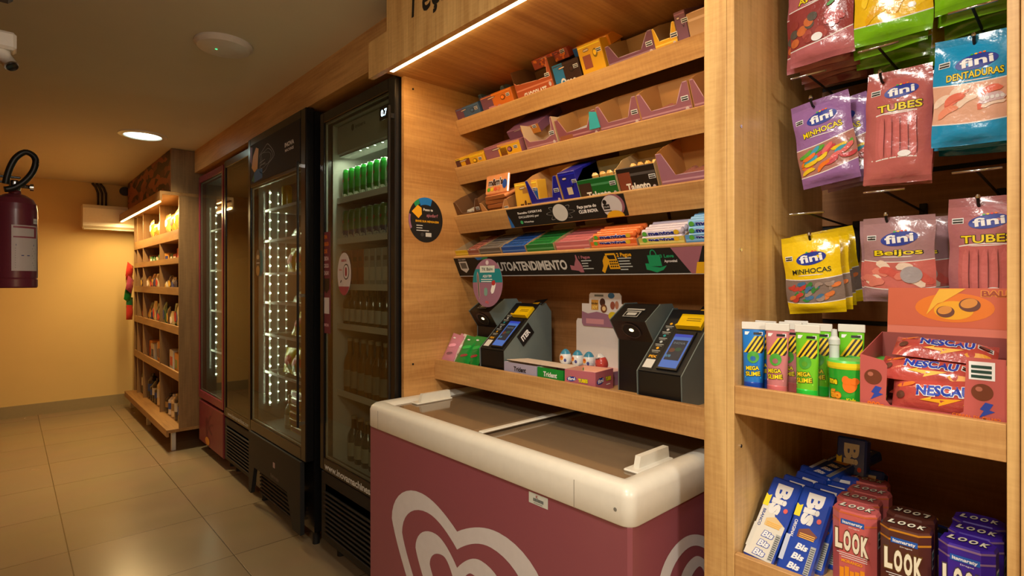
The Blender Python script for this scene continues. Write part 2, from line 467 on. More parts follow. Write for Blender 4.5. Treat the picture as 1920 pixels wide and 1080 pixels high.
b.text('PATRIMONIO', 0, -.010, .003, fr, BLACKM, wd=.03, w=.001)
b.build('asset_label', body)
# rim: rounded profile swept round the opening
def rim():
    b = MB()
    prof = [(-.004, .813), (-.006, .816), (-.006, .876), (-.002, .889), (.008, .898), (.022, .902), (.040, .900), (.056, .893), (.062, .884), (.062, .862)]
    ox0, ox1, oy0, oy1 = FX, 1.645, FY0, FY1
    corners = [(ox0, oy0, 1, 1), (ox1, oy0, -1, 1), (ox1, oy1, -1, -1), (ox0, oy1, 1, -1)]
    rows = []
    for d, z in prof:
        row = []
        for ci, (cx, cy, sx, sy) in enumerate(corners):
            rad = max(.002, .028 - max(0, d) * .45); x, y = cx + sx * d, cy + sy * d
            ccx, ccy = x + sx * rad, y + sy * rad
            a0 = {0: math.pi, 1: -math.pi / 2, 2: 0, 3: math.pi / 2}[ci]
            seg = [(ccx + rad * math.cos(a0 + k / 5 * math.pi / 2), ccy + rad * math.sin(a0 + k / 5 * math.pi / 2), z) for k in range(6)]
            row += seg
        rows.append(row)
    n = len(rows[0]); V = [p for r in rows for p in r]
    F = [(k * n + i, k * n + (i + 1) % n, (k + 1) * n + (i + 1) % n, (k + 1) * n + i) for k in range(len(rows) - 1) for i in range(n)]
    b.add(V, F, CREAM, True)
    b.lathe([(.0045, 0), (.0045, .002)], (FX - .0065, FY0 + .036, .846), mat('grey_screw', (120, 118, 110), .4), 12, 'X')
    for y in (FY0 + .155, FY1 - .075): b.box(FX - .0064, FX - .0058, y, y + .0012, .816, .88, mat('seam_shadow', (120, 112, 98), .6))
    return b
rim().build('rim', fz)
b = MB(); b.box(FX + .06, 1.58, FY0 + .06, FY1 - .06, .68, .69, mat('freezer_inside', (196, 184, 164), .5))
for (x0, x1, y0, y1) in ((FX + .055, FX + .065, FY0 + .055, FY1 - .055), (1.575, 1.585, FY0 + .055, FY1 - .055), (FX + .06, 1.58, FY0 + .055, FY0 + .065), (FX + .06, 1.58, FY1 - .065, FY1 - .055)):
    b.box(x0, x1, y0, y1, .30, .884, mat('freezer_inside', (196, 184, 164), .5))
b.build('inner_tank', fz)
GL = glass('freezer_lid_glass', (206, 190, 170), .30, .08, .45, (176, 152, 122))
for i, (y0, y1, z) in enumerate(((FY0 + .064, 1.33, .874), (1.29, FY1 - .064, .882))):
    b = MB(); b.box(FX + .066, 1.572, y0, y1, z, z + .005, GL); lid = b.build('glass_lid', fz)
    b = MB(); e = y1 if i == 0 else y0
    b.box(FX + .066, 1.572, e - .010, e + .010, z + .005, z + .011, CREAM, .002); b.build('lid_edge', lid)
    b = MB()                                        # handle
    hy = FY0 + .093 if i == 0 else FY1 - .098
    b.box(1.125, 1.29, hy - .022, hy + .022, z + .005, z + .012, CREAM, .003)
    b.prism([(1.15, z + .012), (1.29, z + .012), (1.285, z + .040), (1.158, z + .040)], SIDE(hy + .008), 0, .016, CREAM)
    b.build('handle', lid)
# ------------------------------------------------------------------ hanging candy bags
BLUEP = paint((24, 48, 150)); WHITEP = paint((236, 236, 236)); YELP = paint((240, 216, 20)); BLKP = paint((18, 16, 16))
GREENP = paint((60, 150, 50)); ORP = paint((240, 120, 30))
def fini_logo(b, a, c, s, fr, w=.0008, rot=0):
    b.disc(a, c, s * .52, s * .235, fr, BLUEP, w, rot=rot + .12)
    b.text('fini', a, c + s * .015, s * .27, fr, WHITEP, bold=.028, wd=s * .80, w=w + .0006, rot=rot + .1)
    for i, col in enumerate(((60, 170, 70), (240, 190, 30), (225, 60, 50), (240, 120, 30))):
        b.disc(a - s * .12 + i * s * .10, c + s * (.235 + .012 * i), s * .040, s * .028, fr, paint(col), w + .0009, n=10)
def nutri(b, a, c, fr, w=.0008, k=1):           # small white and black nutrition stamp
    b.rect(a - .009 * k, a + .009 * k, c - .0055 * k, c + .0055 * k, fr, WHITEP, w)
    b.rect(a - .0078 * k, a + .0078 * k, c - .0042 * k, c - .0012 * k, fr, BLKP, w + .0003)
    b.rect(a - .0078 * k, a + .0078 * k, c + .0006 * k, c + .0036 * k, fr, paint((70, 80, 78)), w + .0003)
def candy_bag(name, W, H, col, text, style, seed=0, T=.015, textcol=YELP, plain=False):
    """one bag; its hang hole sits at the local origin, printed face looks to -X"""
    rd = random.Random(seed); b = MB()
    main = foil(col); dark = foil([c * .92 for c in col]); line = foil((236, 232, 228))
    winc = {'worm': (176, 120, 110), 'tube': (196, 104, 104), 'tooth': (228, 176, 150), 'kiss': (206, 110, 104),
            'berry': (150, 60, 60), 'banana': (240, 196, 24), 'mix': (130, 112, 104)}[style]
    wm = foil(winc)
    ph = rd.random() * 6
    top = .022; bot = -(H - .022)
    wl, wh = {'tube': (.20, .60), 'banana': (.16, .62), 'berry': (.17, .56), 'tooth': (.20, .56), 'kiss': (.16, .48), 'worm': (.14, .47), 'mix': (.14, .44)}[style]
    def vcurve(u, f):        # the window edges dip
        q = u / (W / 2)
        return f + (.045 * q + .03 * q * q if style in ('berry', 'worm') else (.02 - .03 * q * q if style == 'tube' else .03 * q * q - .015))
    def surf(u, v, w=0):
        q = u / (W / 2); t = (v - bot) / (top - bot)
        e = max(0, min(1, t / .10)) * max(0, min(1, (1 - t) / .30)); e = e * e * (3 - 2 * e)
        x = T * e * max(0, 1 - abs(q) ** 2.6) + .0013 * math.sin(v * 95 + u * 60 + ph) * (1 - e * .4) + .0022 * math.sin(u * 48 + ph) * (1 - e)
        wv = u * (1 + .02 * math.sin(v * 60 + ph)) 
        return (-x - w - .001, -wv, v)
    rows = []; zones = []
    def zone(f0, f1, n, m, c0, c1):
        for i in range(n): rows.append((lerp(f0, f1, i / n), lerp(c0, c1, i / n))); zones.append(m)
    zone(0, .05, 2, dark, 0, 0); zone(.05, wl, 3, main, 0, 1); zone(wl, wl + .010, 1, line, 1, 1)
    zone(wl + .010, wh, 8, wm, 1, 1); zone(wh, wh + .010, 1, line, 1, 1)
    zone(wh + .010, .93, 9, main, 1, 0); zone(.93, 1, 2, dark, 0, 0); rows.append((1, 0))
    us = rng(-W / 2, W / 2, 14)
    def fn(u, j):
        f, c = rows[int(j)]
        ff = f + c * (vcurve(u, 0))
        return surf(u, bot + (top - bot) * ff)
    if style == 'tube':
        m = lambda i, j: (main if (zones[j] is wm or zones[j] is line) and (i < 2 or i > 10) else (line if zones[j] is wm and i in (2, 10) and False else zones[j]))
    else: m = lambda i, j: zones[j]
    b.grid(fn, us, list(range(len(rows))), m, True, flip=True)
    def back(u, j):
        f, c = rows[int(j)]; q = u / (W / 2); t = f; e = max(0, min(1, t / .10)) * max(0, min(1, (1 - t) / .30))
        p = surf(u, bot + (top - bot) * (f + c * vcurve(u, 0)))
        return (.001 + T * .35 * e * max(0, 1 - abs(q) ** 2.6) if abs(q) < .999 else p[0], p[1], p[2])
    b.grid(back, us, list(range(len(rows))), dark, True)
    if plain: return b.build(name)
    fr = lambda a, c, w=0: surf(a, c, w)
    V = lambda f: bot + (top - bot) * f
    # ---- what shows in the window
    if style in ('worm', 'mix'):
        cols = [(236, 120, 40), (90, 170, 60), (60, 160, 190), (230, 110, 110), (236, 200, 40), (200, 70, 80)]
        if style == 'mix': cols = [(190, 60, 50), (50, 130, 60), (60, 110, 150), (220, 120, 60), (150, 130, 120)]
        for i in range(26):
            a = rd.uniform(-W * .40, W * .40); c = rd.uniform(wl + .05, wh - .05) + .04 * a / (W / 2) * (style == 'worm')
            b.cap(a, V(c), .034 if style == 'worm' else .020, .0085, rd.uniform(.1, .8), fr, foil(cols[i % len(cols)]), .0007 + .0001 * i, bend=rd.uniform(-.006, .006))
    elif style == 'tube':
        for i in range(5):
            a = -W * .26 + i * W * .125
            b.cap(a, V((wl + wh) / 2), (wh - wl) * (top - bot) * .93, .0095, math.pi / 2, fr, foil((206, 112, 112)), .0008)
            b.cap(a + .0052, V((wl + wh) / 2), (wh - wl) * (top - bot) * .9, .0016, math.pi / 2, fr, foil((120, 60, 66)), .0011)
        b.disc(W * .10, V(wl + .05), .011, .0065, fr, WHITEP, .0016)
    elif style == 'tooth':
        for i in range(12):
            a = rd.uniform(-W * .36, W * .38); c = rd.uniform(wl + .06, wh - .07)
            b.cap(a, V(c), .036, .013, rd.uniform(.2, .7), fr, foil(((238, 150, 120), (244, 220, 200), (232, 120, 100))[i % 3]), .0007 + .0001 * i, bend=.006)
        b.cap(W * .25, V((wl + wh) / 2), .040, .016, .2, fr, foil((214, 190, 196)), .0022, bend=.004)
        for k in range(5): b.disc(W * .25 - .014 + k * .007, V((wl + wh) / 2) + .002 + .0008 * k, .003, .0035, fr, WHITEP, .0027, n=10)
    elif style == 'kiss':
        for i in range(12):
            a = rd.uniform(-W * .40, W * .40); c = rd.uniform(wl + .05, wh - .06)
            b.cap(a, V(c), .032, .015, rd.uniform(-.8, .3), fr, foil(((214, 96, 88), (240, 218, 200), (224, 130, 116))[i % 3]), .0007 + .0001 * i, bend=.003)
        b.disc(W * .20, V((wl + wh) / 2), .018, .017, fr, foil((172, 166, 172)), .0024)
    elif style == 'berry':
        for i in range(14):
            a = rd.uniform(-W * .42, W * .2); c = rd.uniform(wl + .05, wh - .12)
            b.disc(a, V(c), .011, .010, fr, foil(((150, 60, 56), (206, 110, 60), (90, 84, 76), (170, 76, 70))[i % 4]), .0007 + .0001 * i, n=14)
        for i in range(16):
            t = i * 2.4; r = .0045 * math.sqrt(i); b.disc(W * .24 + r * math.cos(t), V((wl + wh) / 2) + r * math.sin(t), .006, .006, fr, foil((196, 96, 100)), .0024 + .00005 * i, n=10)
        b.cap(W * .20, V(.50), .018, .007, .5, fr, GREENP, .0034); b.cap(W * .33, V(.52), .016, .006, -.3, fr, GREENP, .0034)
        b.disc(-W * .02, V(wl + .05), .012, .009, fr, WHITEP, .0026)
    elif style == 'banana':
        for i in range(12):
            a = rd.uniform(-W * .40, W * .40); c = rd.uniform(wl + .05, wh - .05)
            b.cap(a, V(c), .040, .013, rd.uniform(.5, 1.1), fr, foil(((250, 212, 40), (236, 178, 20))[i % 2]), .0007 + .0001 * i, bend=.007)
        for i in range(4): b.cap(W * .26, V(wl + .08 + i * .07), .014, .010, i, fr, foil((240, 232, 214)), .0022)
    # ---- printing
    lc = V({'tube': .80, 'tooth': .74, 'mix': .70, 'kiss': .74}.get(style, .765))
    fini_logo(b, W * .04, lc, W * .50, fr, .0009)
    tc_ = BLKP if style == 'mix' else textcol
    th = V({'tube': .665, 'kiss': .585, 'tooth': .63, 'mix': .545}.get(style, .625))
    o = (textcol, .045) if style == 'mix' else (BLKP, .045)
    b.text(text, W * .02, th, H * .060, fr, tc_, bold=.02, wd=W * .68, w=.0010, out=o, rot=.10 if style in ('berry', 'worm') else .02)
    b.cap(0, th - H * .055, W * .45, .0016, 0, fr, line, .0009)
    nutri(b, -W * .36, lc + .004, fr)
    return b.build(name)

PINK = (184, 102, 108); LILAC = (150, 106, 166); SKY = (20, 150, 204); YELLOW = (236, 200, 16); GREY = (166, 128, 134); LIME = (120, 190, 20)
def hook(x, y, z, tip, label, T=True):
    """wire hook clipped to the slats: lower arm with a turned-up tip, upper arm with a cross bar"""
    h = thing('display_hook', label, 'hook', (1.688, y, z), group=None)
    b = MB(); b.box(-.010, 0, -.008, .008, -.035, .075, BLACKM, .001); b.build('back_plate', h)
    L = 1.688 - x
    b = MB(); b.tube([(-.008, 0, 0), (-L * .5, 0, 0), (-L + .012, 0, .002), (-L + .002, 0, .010), (-L, 0, .018)], .0026, BLACKM, 8)
    b.lathe([(0, 0), (.004, .001), (.0045, .004), (.003, .008), (0, .009)], (-L, 0, .015), CHROME, 10); b.build('arm', h)
    if T:
        b = MB(); b.tube([(-.008, 0, .055), (-L - .014, 0, .066)], .0026, BLACKM, 8); b.build('upper_arm', h)
        b = MB(); b.tube([(-L - .016, .036, .066), (-L - .016, -.036, .066)], .0024, CHROME, 8); b.build('cross_bar', h)
    return h
def hang(proto, spots, labels, group):
    for i, (s, lb) in enumerate(zip(spots, labels)):
        x, y, z, tilt, yaw = s
        rot = (R(tilt), R(random.uniform(-3, 3)) if i else R(-3), R(yaw))
        if i == 0: place(proto, (x, y, z), rot, lb, 'candy bag', group)
        else: dup(proto, (x, y, z), rot, lb, group)
def column(name, W, H, col, text, style, x, y, z, n, look, where, seed, tilt=0, dx=.018, spread=2, jit=.010, drop=.0):
    p = candy_bag(name, W, H, col, text, style, seed)
    spots = []; rd = random.Random(seed)
    for i in range(n):
        spots.append((x + i * dx, y + (rd.uniform(-jit, jit) if i else 0), z - drop * i, tilt + (rd.uniform(-spread, spread) if i else 0), rd.uniform(-4, 4)))
    od = ['in front', 'second from the front', 'third from the front', 'fourth from the front', 'fifth from the front', 'sixth from the front']
    labels = ['%s hanging %s, %s' % (look, where, od[i]) for i in range(n)]
    hang(p, spots, labels, '%s candy bags %s' % (look.split(' with')[0], where))

TIPX = 1.335
hook(TIPX, .452, 2.060, 0, 'black wire hook holding the pink berry bags at top left')
hook(TIPX, .312, 2.064, 0, 'black wire hook holding the green and yellow bags at top middle')
hook(TIPX, .168, 2.05, 0, 'black wire hook holding the green bags at top right')
hook(TIPX, .450, 1.748, 0, 'black wire hook holding the purple bags at left')
hook(TIPX, .316, 1.768, 0, 'black wire hook holding the long red bags in the middle')
hook(TIPX, .166, 1.795, 0, 'black wire hook holding the sky blue bags at right')
hook(TIPX, .453, 1.438, 0, 'black wire hook holding the yellow bags at left')
hook(TIPX, .306, 1.470, 0, 'black wire hook holding the greyish pink bags in the middle')
hook(TIPX, .160, 1.490, 0, 'black wire hook holding the long mauve bags at right')
column('candy_bag', .134, .232, PINK, 'AMORAS', 'berry', 1.352, .437, 2.064, 5, 'dusty pink candy bag with berries', 'at top left', 1, tilt=0, dx=.034, jit=.02, drop=.004)
column('candy_bag', .136, .232, LIME, 'BANANAS', 'banana', 1.352, .300, 2.068, 6, 'lime green and yellow candy bag', 'at top middle', 2, tilt=0, dx=.040, jit=.02, drop=.013)
column('candy_bag', .125, .205, LIME, 'BANANAS', 'banana', 1.352, .168, 2.062, 6, 'lime green candy bag', 'at top right', 3, tilt=0, dx=.040, drop=.012)
column('candy_bag', .122, .196, LILAC, 'MINHOCAS', 'worm', 1.362, .440, 1.745, 3, 'purple candy bag of sugared worms', 'below the berry bags', 4, tilt=-7, dx=.045, jit=.03)
column('candy_bag', .112, .235, (186, 100, 98), 'TUBES', 'tube', 1.365, .288, 1.770, 4, 'long red candy bag with tubes', 'in the middle', 5, tilt=1, dx=.016, jit=.012)
column('candy_bag', .120, .205, SKY, 'DENTADURAS', 'tooth', 1.345, .166, 1.795, 5, 'sky blue candy bag', 'at right edge', 6, tilt=2, dx=.032)
column('candy_bag', .122, .178, YELLOW, 'MINHOCAS', 'mix', 1.345, .456, 1.434, 4, 'bright yellow candy bag', 'above the slime tubes', 7, tilt=-5, dx=.036, jit=.010, spread=3, drop=-.006)
column('candy_bag', .124, .176, GREY, 'Beijos', 'kiss', 1.348, .288, 1.462, 3, 'greyish pink candy bag', 'in the middle above the red carton', 8, tilt=0, dx=.03, jit=.014)
column('candy_bag', .112, .235, (176, 110, 116), 'TUBES', 'tube', 1.352, .150, 1.488, 3, 'long mauve candy bag with tubes', 'right above red carton', 9, tilt=0, dx=.018)

# ------------------------------------------------------------------ slime tubes and tubs on the bay shelf
SZ = 1.112
def slime_tube(col, capcol, H=.150, W=.046, tilt=0):
    r = thing('slime_tube', 'x', 'slime tube')
    b = MB(); n = 20; V = []
    m = paint(col, .25, .4)
    lv = 8
    def ell(t):                  # round at the foot, flat at the top
        return (W / 2 * lerp(.86, 1.0, t), W / 2 * lerp(.80, .06, t ** 1.3))
    def sf(a, c, w=0):
        t = max(0, min(1, (c - .020) / (H - .034))); rx, ry = ell(t)
        q = max(-.98, min(.98, a / rx)); return (-(ry * math.sqrt(1 - q * q)) - w, -a, c)
    rows = []
    for k in range(lv + 1):
        t = k / lv; rx, ry = ell(t); z = .020 + t * (H - .034)
        rows.append([(ry * math.cos(6.2832 * i / n), rx * math.sin(6.2832 * i / n), z) for i in range(n)])
    V = [p for q in rows for p in q]
    b.add(V, [(k * n + i, k * n + (i + 1) % n, (k + 1) * n + (i + 1) % n, (k + 1) * n + i) for k in range(lv) for i in range(n)], m, True)
    fr = sf
    # black and yellow warning stripes and the lettering
    for i in range(4):
        a0 = -W * .42 + i * W * .20
        for k, cc in ((0, (238, 200, 30)), (1, (30, 26, 22))):
            x0 = a0 + k * W * .10; P = []
            b.grid(lambda u, v, x0=x0: sf(max(-W * .44, min(W * .44, x0 + u + v * .022)), H * .56 + v * H * .24, .0006), rng(0, W * .10, 2), rng(0, 1, 6), paint(cc), True, flip=True)
    b.disc(0, H * .50, W * .26, H * .085, fr, paint((70, 160, 50)), .0010)
    b.disc(0, H * .48, W * .12, H * .035, fr, paint([c * .8 for c in col]), .0014)
    b.text('MEGA', -W * .02, H * .345, H * .052, fr, YELP, bold=.03, wd=W * .56, w=.0012, out=(BLKP, .06), rot=.06)
    b.text('SLIME', W * .0, H * .265, H * .056, fr, YELP, bold=.03, wd=W * .62, w=.0012, out=(BLKP, .06), rot=.06)
    b.rect(-W * .34, W * .34, H * .20, H * .222, fr, paint([min(255, c * 1.25 + 30) for c in col]), .0008)
    b.rect(-W * .38, W * .40, H * .815, H * .86, fr, WHITEP, .0008); b.rect(.0, W * .36, H * .822, H * .853, fr, BLKP, .0011)
    b.build('tube_body', r)
    b = MB(); b.box(-.003, .003, -W / 2 - .001, W / 2 + .001, H - .016, H, WHITE, .001); b.build('crimp', r)
    b = MB(); b.lathe([(W * .40, 0), (W * .43, .002), (W * .43, .020), (W * .40, .022)], (0, 0, 0), paint(capcol, .3), 20); b.build('cap', r)
    return r
PT = slime_tube((196, 120, 124), (210, 110, 110)); GT = slime_tube((110, 196, 40), (40, 200, 60)); BT = slime_tube((20, 120, 206), (18, 70, 170))
place(BT, (1.195, .518, SZ), (0, 0, R(18)), 'blue slime tube standing upside down, leftmost on the bay shelf')
place(PT, (1.192, .467, SZ), (0, 0, R(4)), 'pink slime tube with striped print beside the blue tube', group=None)
place(GT, (1.192, .408, SZ), (0, 0, R(-3)), 'green slime tube between pink tube and the slime tub')
for i, (src, x, y, lb) in enumerate(((BT, 1.25, .515, 'blue slime tube behind the leftmost blue tube'), (PT, 1.25, .462, 'pink slime tube behind the front pink tube'),
        (GT, 1.252, .405, 'green slime tube behind the front green tube'), (GT, 1.275, .352, 'green slime tube behind the white applicator'), (PT, 1.305, .470, 'pink slime tube in third row'))):
    dup(src, (x, y, SZ), (0, 0, R(5 * i - 8)), lb)
w_ = thing('slime_applicator', 'clear white plastic applicator tube beside the green slime tube', 'applicator', (1.222, .368, SZ))
b = MB(); b.lathe([(.009, 0), (.009, .112), (.0105, .112), (.0105, .122), (.006, .128), (.005, .142), (0, .143)], (0, 0, 0), mat('milky_plastic', (206, 212, 208), .3, coat=.3), 14); b.build('barrel', w_)
def slime_tub(y, x, label):
    r = thing('slime_tub', label, 'slime tub', (x, y, SZ)); b = MB()
    g = paint((40, 170, 50), .25, .5)
    b.lathe([(.026, 0), (.029, .004), (.033, .070)], (0, 0, 0), g, 28)
    sf = lambda a, c, w=0: (lambda rr: (-math.sqrt(max(1e-6, rr * rr - a * a)) - w, -a, c))(lerp(.029, .033, c / .07))
    b.text('me', -.016, .047, .012, sf, YELP, bold=.05, wd=.016, out=(BLKP, .05), w=.0008)
    b.text('ão', -.012, .022, .014, sf, paint((250, 170, 40)), bold=.06, wd=.019, out=(ORP, .06), w=.0008)
    b.disc(.012, .040, .011, .014, sf, ORP, .0009); b.disc(.006, .050, .006, .008, sf, ORP, .0008); b.disc(.020, .048, .006, .007, sf, ORP, .0008)
    b.text('Kids', .014, .012, .007, sf, YELP, bold=.03, wd=.014, w=.0010)
    b.build('tub', r)
    b = MB(); b.lathe([(.0335, .070), (.0345, .074), (.0345, .082), (.032, .086)], (0, 0, 0), paint((226, 214, 30), .3, .5), 28, ms=[paint((226, 214, 30), .3, .5)] * 2 + [paint((90, 200, 80), .3)])
    b.build('lid', r); return r
t1 = slime_tub(.340, 1.205, 'green slime tub with orange splash and yellow lid, front of shelf')
dup(t1, (1.285, .322, SZ), (0, 0, R(40)), 'slime tub with yellow lid half hidden behind the front tub')
dup(t1, (1.365, .325, SZ), (0, 0, R(80)), 'rearmost slime tub by the red carton')

# ------------------------------------------------------------------ chocolate cereal carton
RC = (190, 92, 88)
nb_ = thing('display_carton', 'big open dusty red display carton of chocolate cereal packs with raised lid', 'display carton', (1.176, .2075, SZ))
cr = paint(RC, .4, .15); crd = paint((156, 76, 70), .6)
b = MB(); hw = .1015
b.prism([(-hw, 0), (hw, 0), (hw, .112), (.052, .112), (.048, .020), (.040, .014), (-.056, .014), (-.062, .022), (-.060, .085), (-.066, .094), (-.100, .102), (-hw, .102)][::1], FRONT(0, 0, 0), -.0015, 0, cr)
b.prism([(0, 0), (.150, 0), (.150, .135), (0, .102)], SIDE(hw), -.0015, 0, crd, cr)
b.prism([(0, 0), (.150, 0), (.150, .135), (0, .102)], SIDE(-hw), 0, .0015, crd, cr)
b.box(.1485, .150, -hw, hw, 0, .135, crd); b.box(0, .15, -hw, hw, 0, .0015, crd)
fr = FRONT(0, 0, 0)
for a, c in ((-.082, .062), (.072, .056)):
    b.disc(a, c, .014, .014, fr, paint((112, 56, 40), .3, .4), .0006); b.disc(a - .004, c + .005, .0045, .004, fr, paint((176, 104, 84)), .0009)
    b.poly([(a + .004, c - .016), (a + .014, c - .018), (a + .009, c - .028), (a + .016, c - .030), (a - .004, c - .042), (a + .002, c - .030), (a - .003, c - .028)], fr, paint((40, 70, 170)), .0007)
b.text('900g', -.078, .012, .009, fr, ORP, wd=.026, bold=.03)
b.text('CEREAL DE MILHO', .064, .014, .0045, fr, ORP, wd=.062, bold=.02)
b.text('SABOR CHOCOLATE', .062, .006, .0045, fr, ORP, wd=.066, bold=.02)
b.rect(.055, .088, .076, .106, fr, WHITEP, .0006)
for k in range(3): b.rect(.058, .084, .079 + k * .008, .084 + k * .008, fr, paint((30, 66, 60)), .0009)
b.build('tray', nb_)
b = MB(); zl, zt = .132, .222
lf = frame((.150, 0, .128), (0, -1, 0), (.10, 0, 1))
b.prism([(-.094, 0), (hw, 0), (hw, .098), (-.094, .098)], lf, -.0015, 0, paint((224, 128, 108), .35, .2))
b.rect(-.094, hw, .022, .098, lf, paint((214, 106, 76), .35, .2), .0004)
b.disc(.012, .060, .060, .028, lf, paint((240, 130, 40), .35), .0007); b.disc(.012, .055, .030, .018, lf, paint((250, 180, 40), .35), .0010)
b.poly([(-.030, .045), (-.020, .075), (-.010, .096), (.030, .097), (-.005, .070), (-.012, .068)], lf, paint((248, 190, 50)), .0012)
for a, c, rr in ((.000, .052, .014), (.036, .066, .016)):
    b.disc(a, c, rr, rr * .8, lf, paint((110, 60, 44)), .0014); b.disc(a - .001, c + .003, rr * .8, rr * .55, lf, paint((226, 150, 60)), .0017, rot=.3)
b.text('BALL', .075, .088, .010, lf, paint((170, 70, 40)), bold=.03, wd=.044, w=.001, out=(paint((250, 170, 60)), .06))
b.build('lid', nb_)
NR = foil((186, 74, 66))
def cereal_pack(x, y, z, rx, ry, rz, label):
    b = MB(); W, H, T = .150, .062, .034
    def sf(a, c, w=0):
        q, p = a / (W / 2), c / (H / 2)
        e = max(0, 1 - abs(q) ** 5) * max(0, 1 - abs(p) ** 2.2)
        return (a * -0 + c * .0 + -w * 0 + -c, -a, T * e * .5 + w + .0012 * math.sin(a * 160 + c * 90) * e)
    b.grid(lambda u, v: (-v * -1 * -1, -u, sf(u, v)[2]), rng(-W / 2, W / 2, 18), rng(-H / 2, H / 2, 8), NR, True)
    b.grid(lambda u, v: (-v, -u, -sf(u, v)[2]), rng(-W / 2, W / 2, 18), rng(-H / 2, H / 2, 8), NR, True, flip=True)
    fr = lambda a, c, w=0: (c, -a, sf(a, c)[2] + w)
    b.text('NESCAU', .004, .001, .017, fr, paint((24, 60, 170)), bold=.045, wd=.078, w=.0010, out=(WHITEP, .05))
    b.poly([(-.030, -.016), (-.012, -.010), (-.014, -.014), (.030, -.012), (-.004, -.024), (-.002, -.019)], fr, paint((250, 180, 40)), .0012)
    b.cap(-.052, .012, .030, .008, .2, fr, paint((230, 120, 40)), .0010); b.disc(-.060, -.008, .007, .007, fr, paint((100, 56, 40)), .0010)
    nutri(b, .058, .002, fr, .0010, 1.2); b.cap(.050, -.020, .04, .010, 0, fr, paint((228, 160, 50)), .0010)
    o = b.build('cereal_pack'); place(o, (x, y, z), (rx, ry, rz), label, 'snack pack', 'dusty red cereal packs lying in the red carton'); return o
cereal_pack(1.270, .200, SZ + .110, R(4), R(-28), R(2), 'dusty red cereal pack lying on top of the others in red carton')
cereal_pack(1.228, .215, SZ + .074, R(2), R(-34), R(-3), 'middle cereal pack peeking out under the topmost one')
cereal_pack(1.200, .190, SZ + .040, R(-9), R(-62), R(4), 'lowest cereal pack at front cutout of red carton')
cereal_pack(1.275, .205, SZ + .028, R(0), R(-5), R(0), 'cereal pack buried at bottom of red carton')

# ------------------------------------------------------------------ lower shelf: wafer packs and octagonal candy boxes
LZ = .752
BIS_B = (24, 66, 168)
def wafer_pack(white, cut=False):
    b = MB(); W, H, T = .066, .190, .024; blue = paint(BIS_B, .25, .5)
    b.box(0, T, -W / 2, W / 2, 0, H, blue, .004)
    fr = FRONT(0, 0, 0)
    if white: b.poly([(-W * .46, .004), (W * .46, .004), (W * .46, .085), (.004, .100), (-.010, .128), (-W * .46, .120)], fr, paint((222, 218, 204), .25, .5), .0006)
    b.text('Bis', .002, .140, .030, fr, paint((228, 226, 220)), bold=.05, wd=.072, w=.0010, rot=-math.pi / 2 + .0)
    b.disc(.020, .120, .0045, .0055, fr, paint((220, 90, 80)), .0014)
    b.poly([(-.031, .118), (-.019, .118), (-.019, .146), (-.025, .142), (-.031, .146)], fr, paint((240, 216, 30)), .0012)
    b.text('BRANCO' if white else 'ORIGINAL', -.022, .090, .006, fr, paint((30, 60, 140)) if white else WHITEP, bold=.02, wd=.040, w=.0012, rot=-math.pi / 2)
    b.poly([(-.012, .076), (.020, .076), (.026, .088), (.006, .100), (-.012, .092)], fr, paint((222, 190, 130) if white else (120, 60, 36)), .0012)
    for k in range(3): b.rect(-.008, .022, .076 + k * .004, .078 + k * .004, fr, paint((232, 176, 70)), .0015)
    for k in range(3):
        b.text('Bis', .004 - .002 * k, .058 - .021 * k, .012, fr, WHITEP, bold=.04, wd=.024, w=.0011, out=(paint(BIS_B), .07), shear=.2)
    b.rect(.020, .030, .008, .066, fr, paint((170, 172, 168)), .0011)
    for k in range(12): b.rect(.021, .029, .010 + k * .0045, .012 + k * .0045, fr, paint((70, 72, 70)), .0013)
    b.rect(-.0325, -.0235, .02, .075, fr, paint((190, 200, 220) if not white else (210, 208, 196)), .0008)
    return b.build('wafer_pack')
bw = wafer_pack(True); bo = wafer_pack(False)
LEAN = 40
G = 'wafer packs leaning at left of lower shelf'
place(bw, (1.178, .505, LZ + .003), (R(4), R(LEAN), R(-3)), 'white and blue wafer pack leaning, leftmost on lower shelf', 'wafer pack', G)
place(bo, (1.172, .432, LZ + .003), (R(2), R(LEAN), R(-3)), 'blue wafer pack with brown wafer picture, leaning beside the white one', 'wafer pack', G)
bk = [(1.215, .492, 0, 3, LEAN, 'dark blue wafer pack directly behind the white wafer pack'), (1.212, .420, 0, 1, LEAN, 'blue wafer pack directly behind the brown wafer one'),
      (1.255, .482, .0, 5, LEAN - 2, 'blue wafer pack in third row at left'), (1.252, .408, .0, -2, LEAN, 'blue wafer pack in third row beside the pink boxes'),
      (1.300, .478, 0, 2, LEAN - 4, 'blue wafer pack in fourth row at left'), (1.296, .400, 0, -4, LEAN - 4, 'blue wafer pack in fourth row at right')]
for x, y, z, rx, ry, lb in bk: dup(bo, (x, y, LZ + .003 + z), (R(rx), R(ry), R(-3)), lb, G)
dup(bo, (1.372, .452, LZ + .152), (R(5), R(78), R(-14)), 'blue wafer pack lying flat on top of the leaning packs', G)
dup(bo, (1.420, .400, LZ + .045), (R(-3), R(12), R(-10)), 'wafer pack standing upright at the back in shade', G)
dup(bo, (1.365, .372, LZ + .002), (R(-6), R(30), R(-14)), 'darkest wafer pack behind the pink boxes', G)
pc = MB(); pc.box(0, .05, -.11, .11, 0, .05, paint((20, 40, 90), .3), .003); pc.box(0, .002, -.105, .105, .050, .062, BLKP)
place(pc.build('snack_carton'), (1.50, .285, LZ + .001), (0, 0, R(-12)), 'dark low carton in the shade behind brown and purple boxes', 'carton')

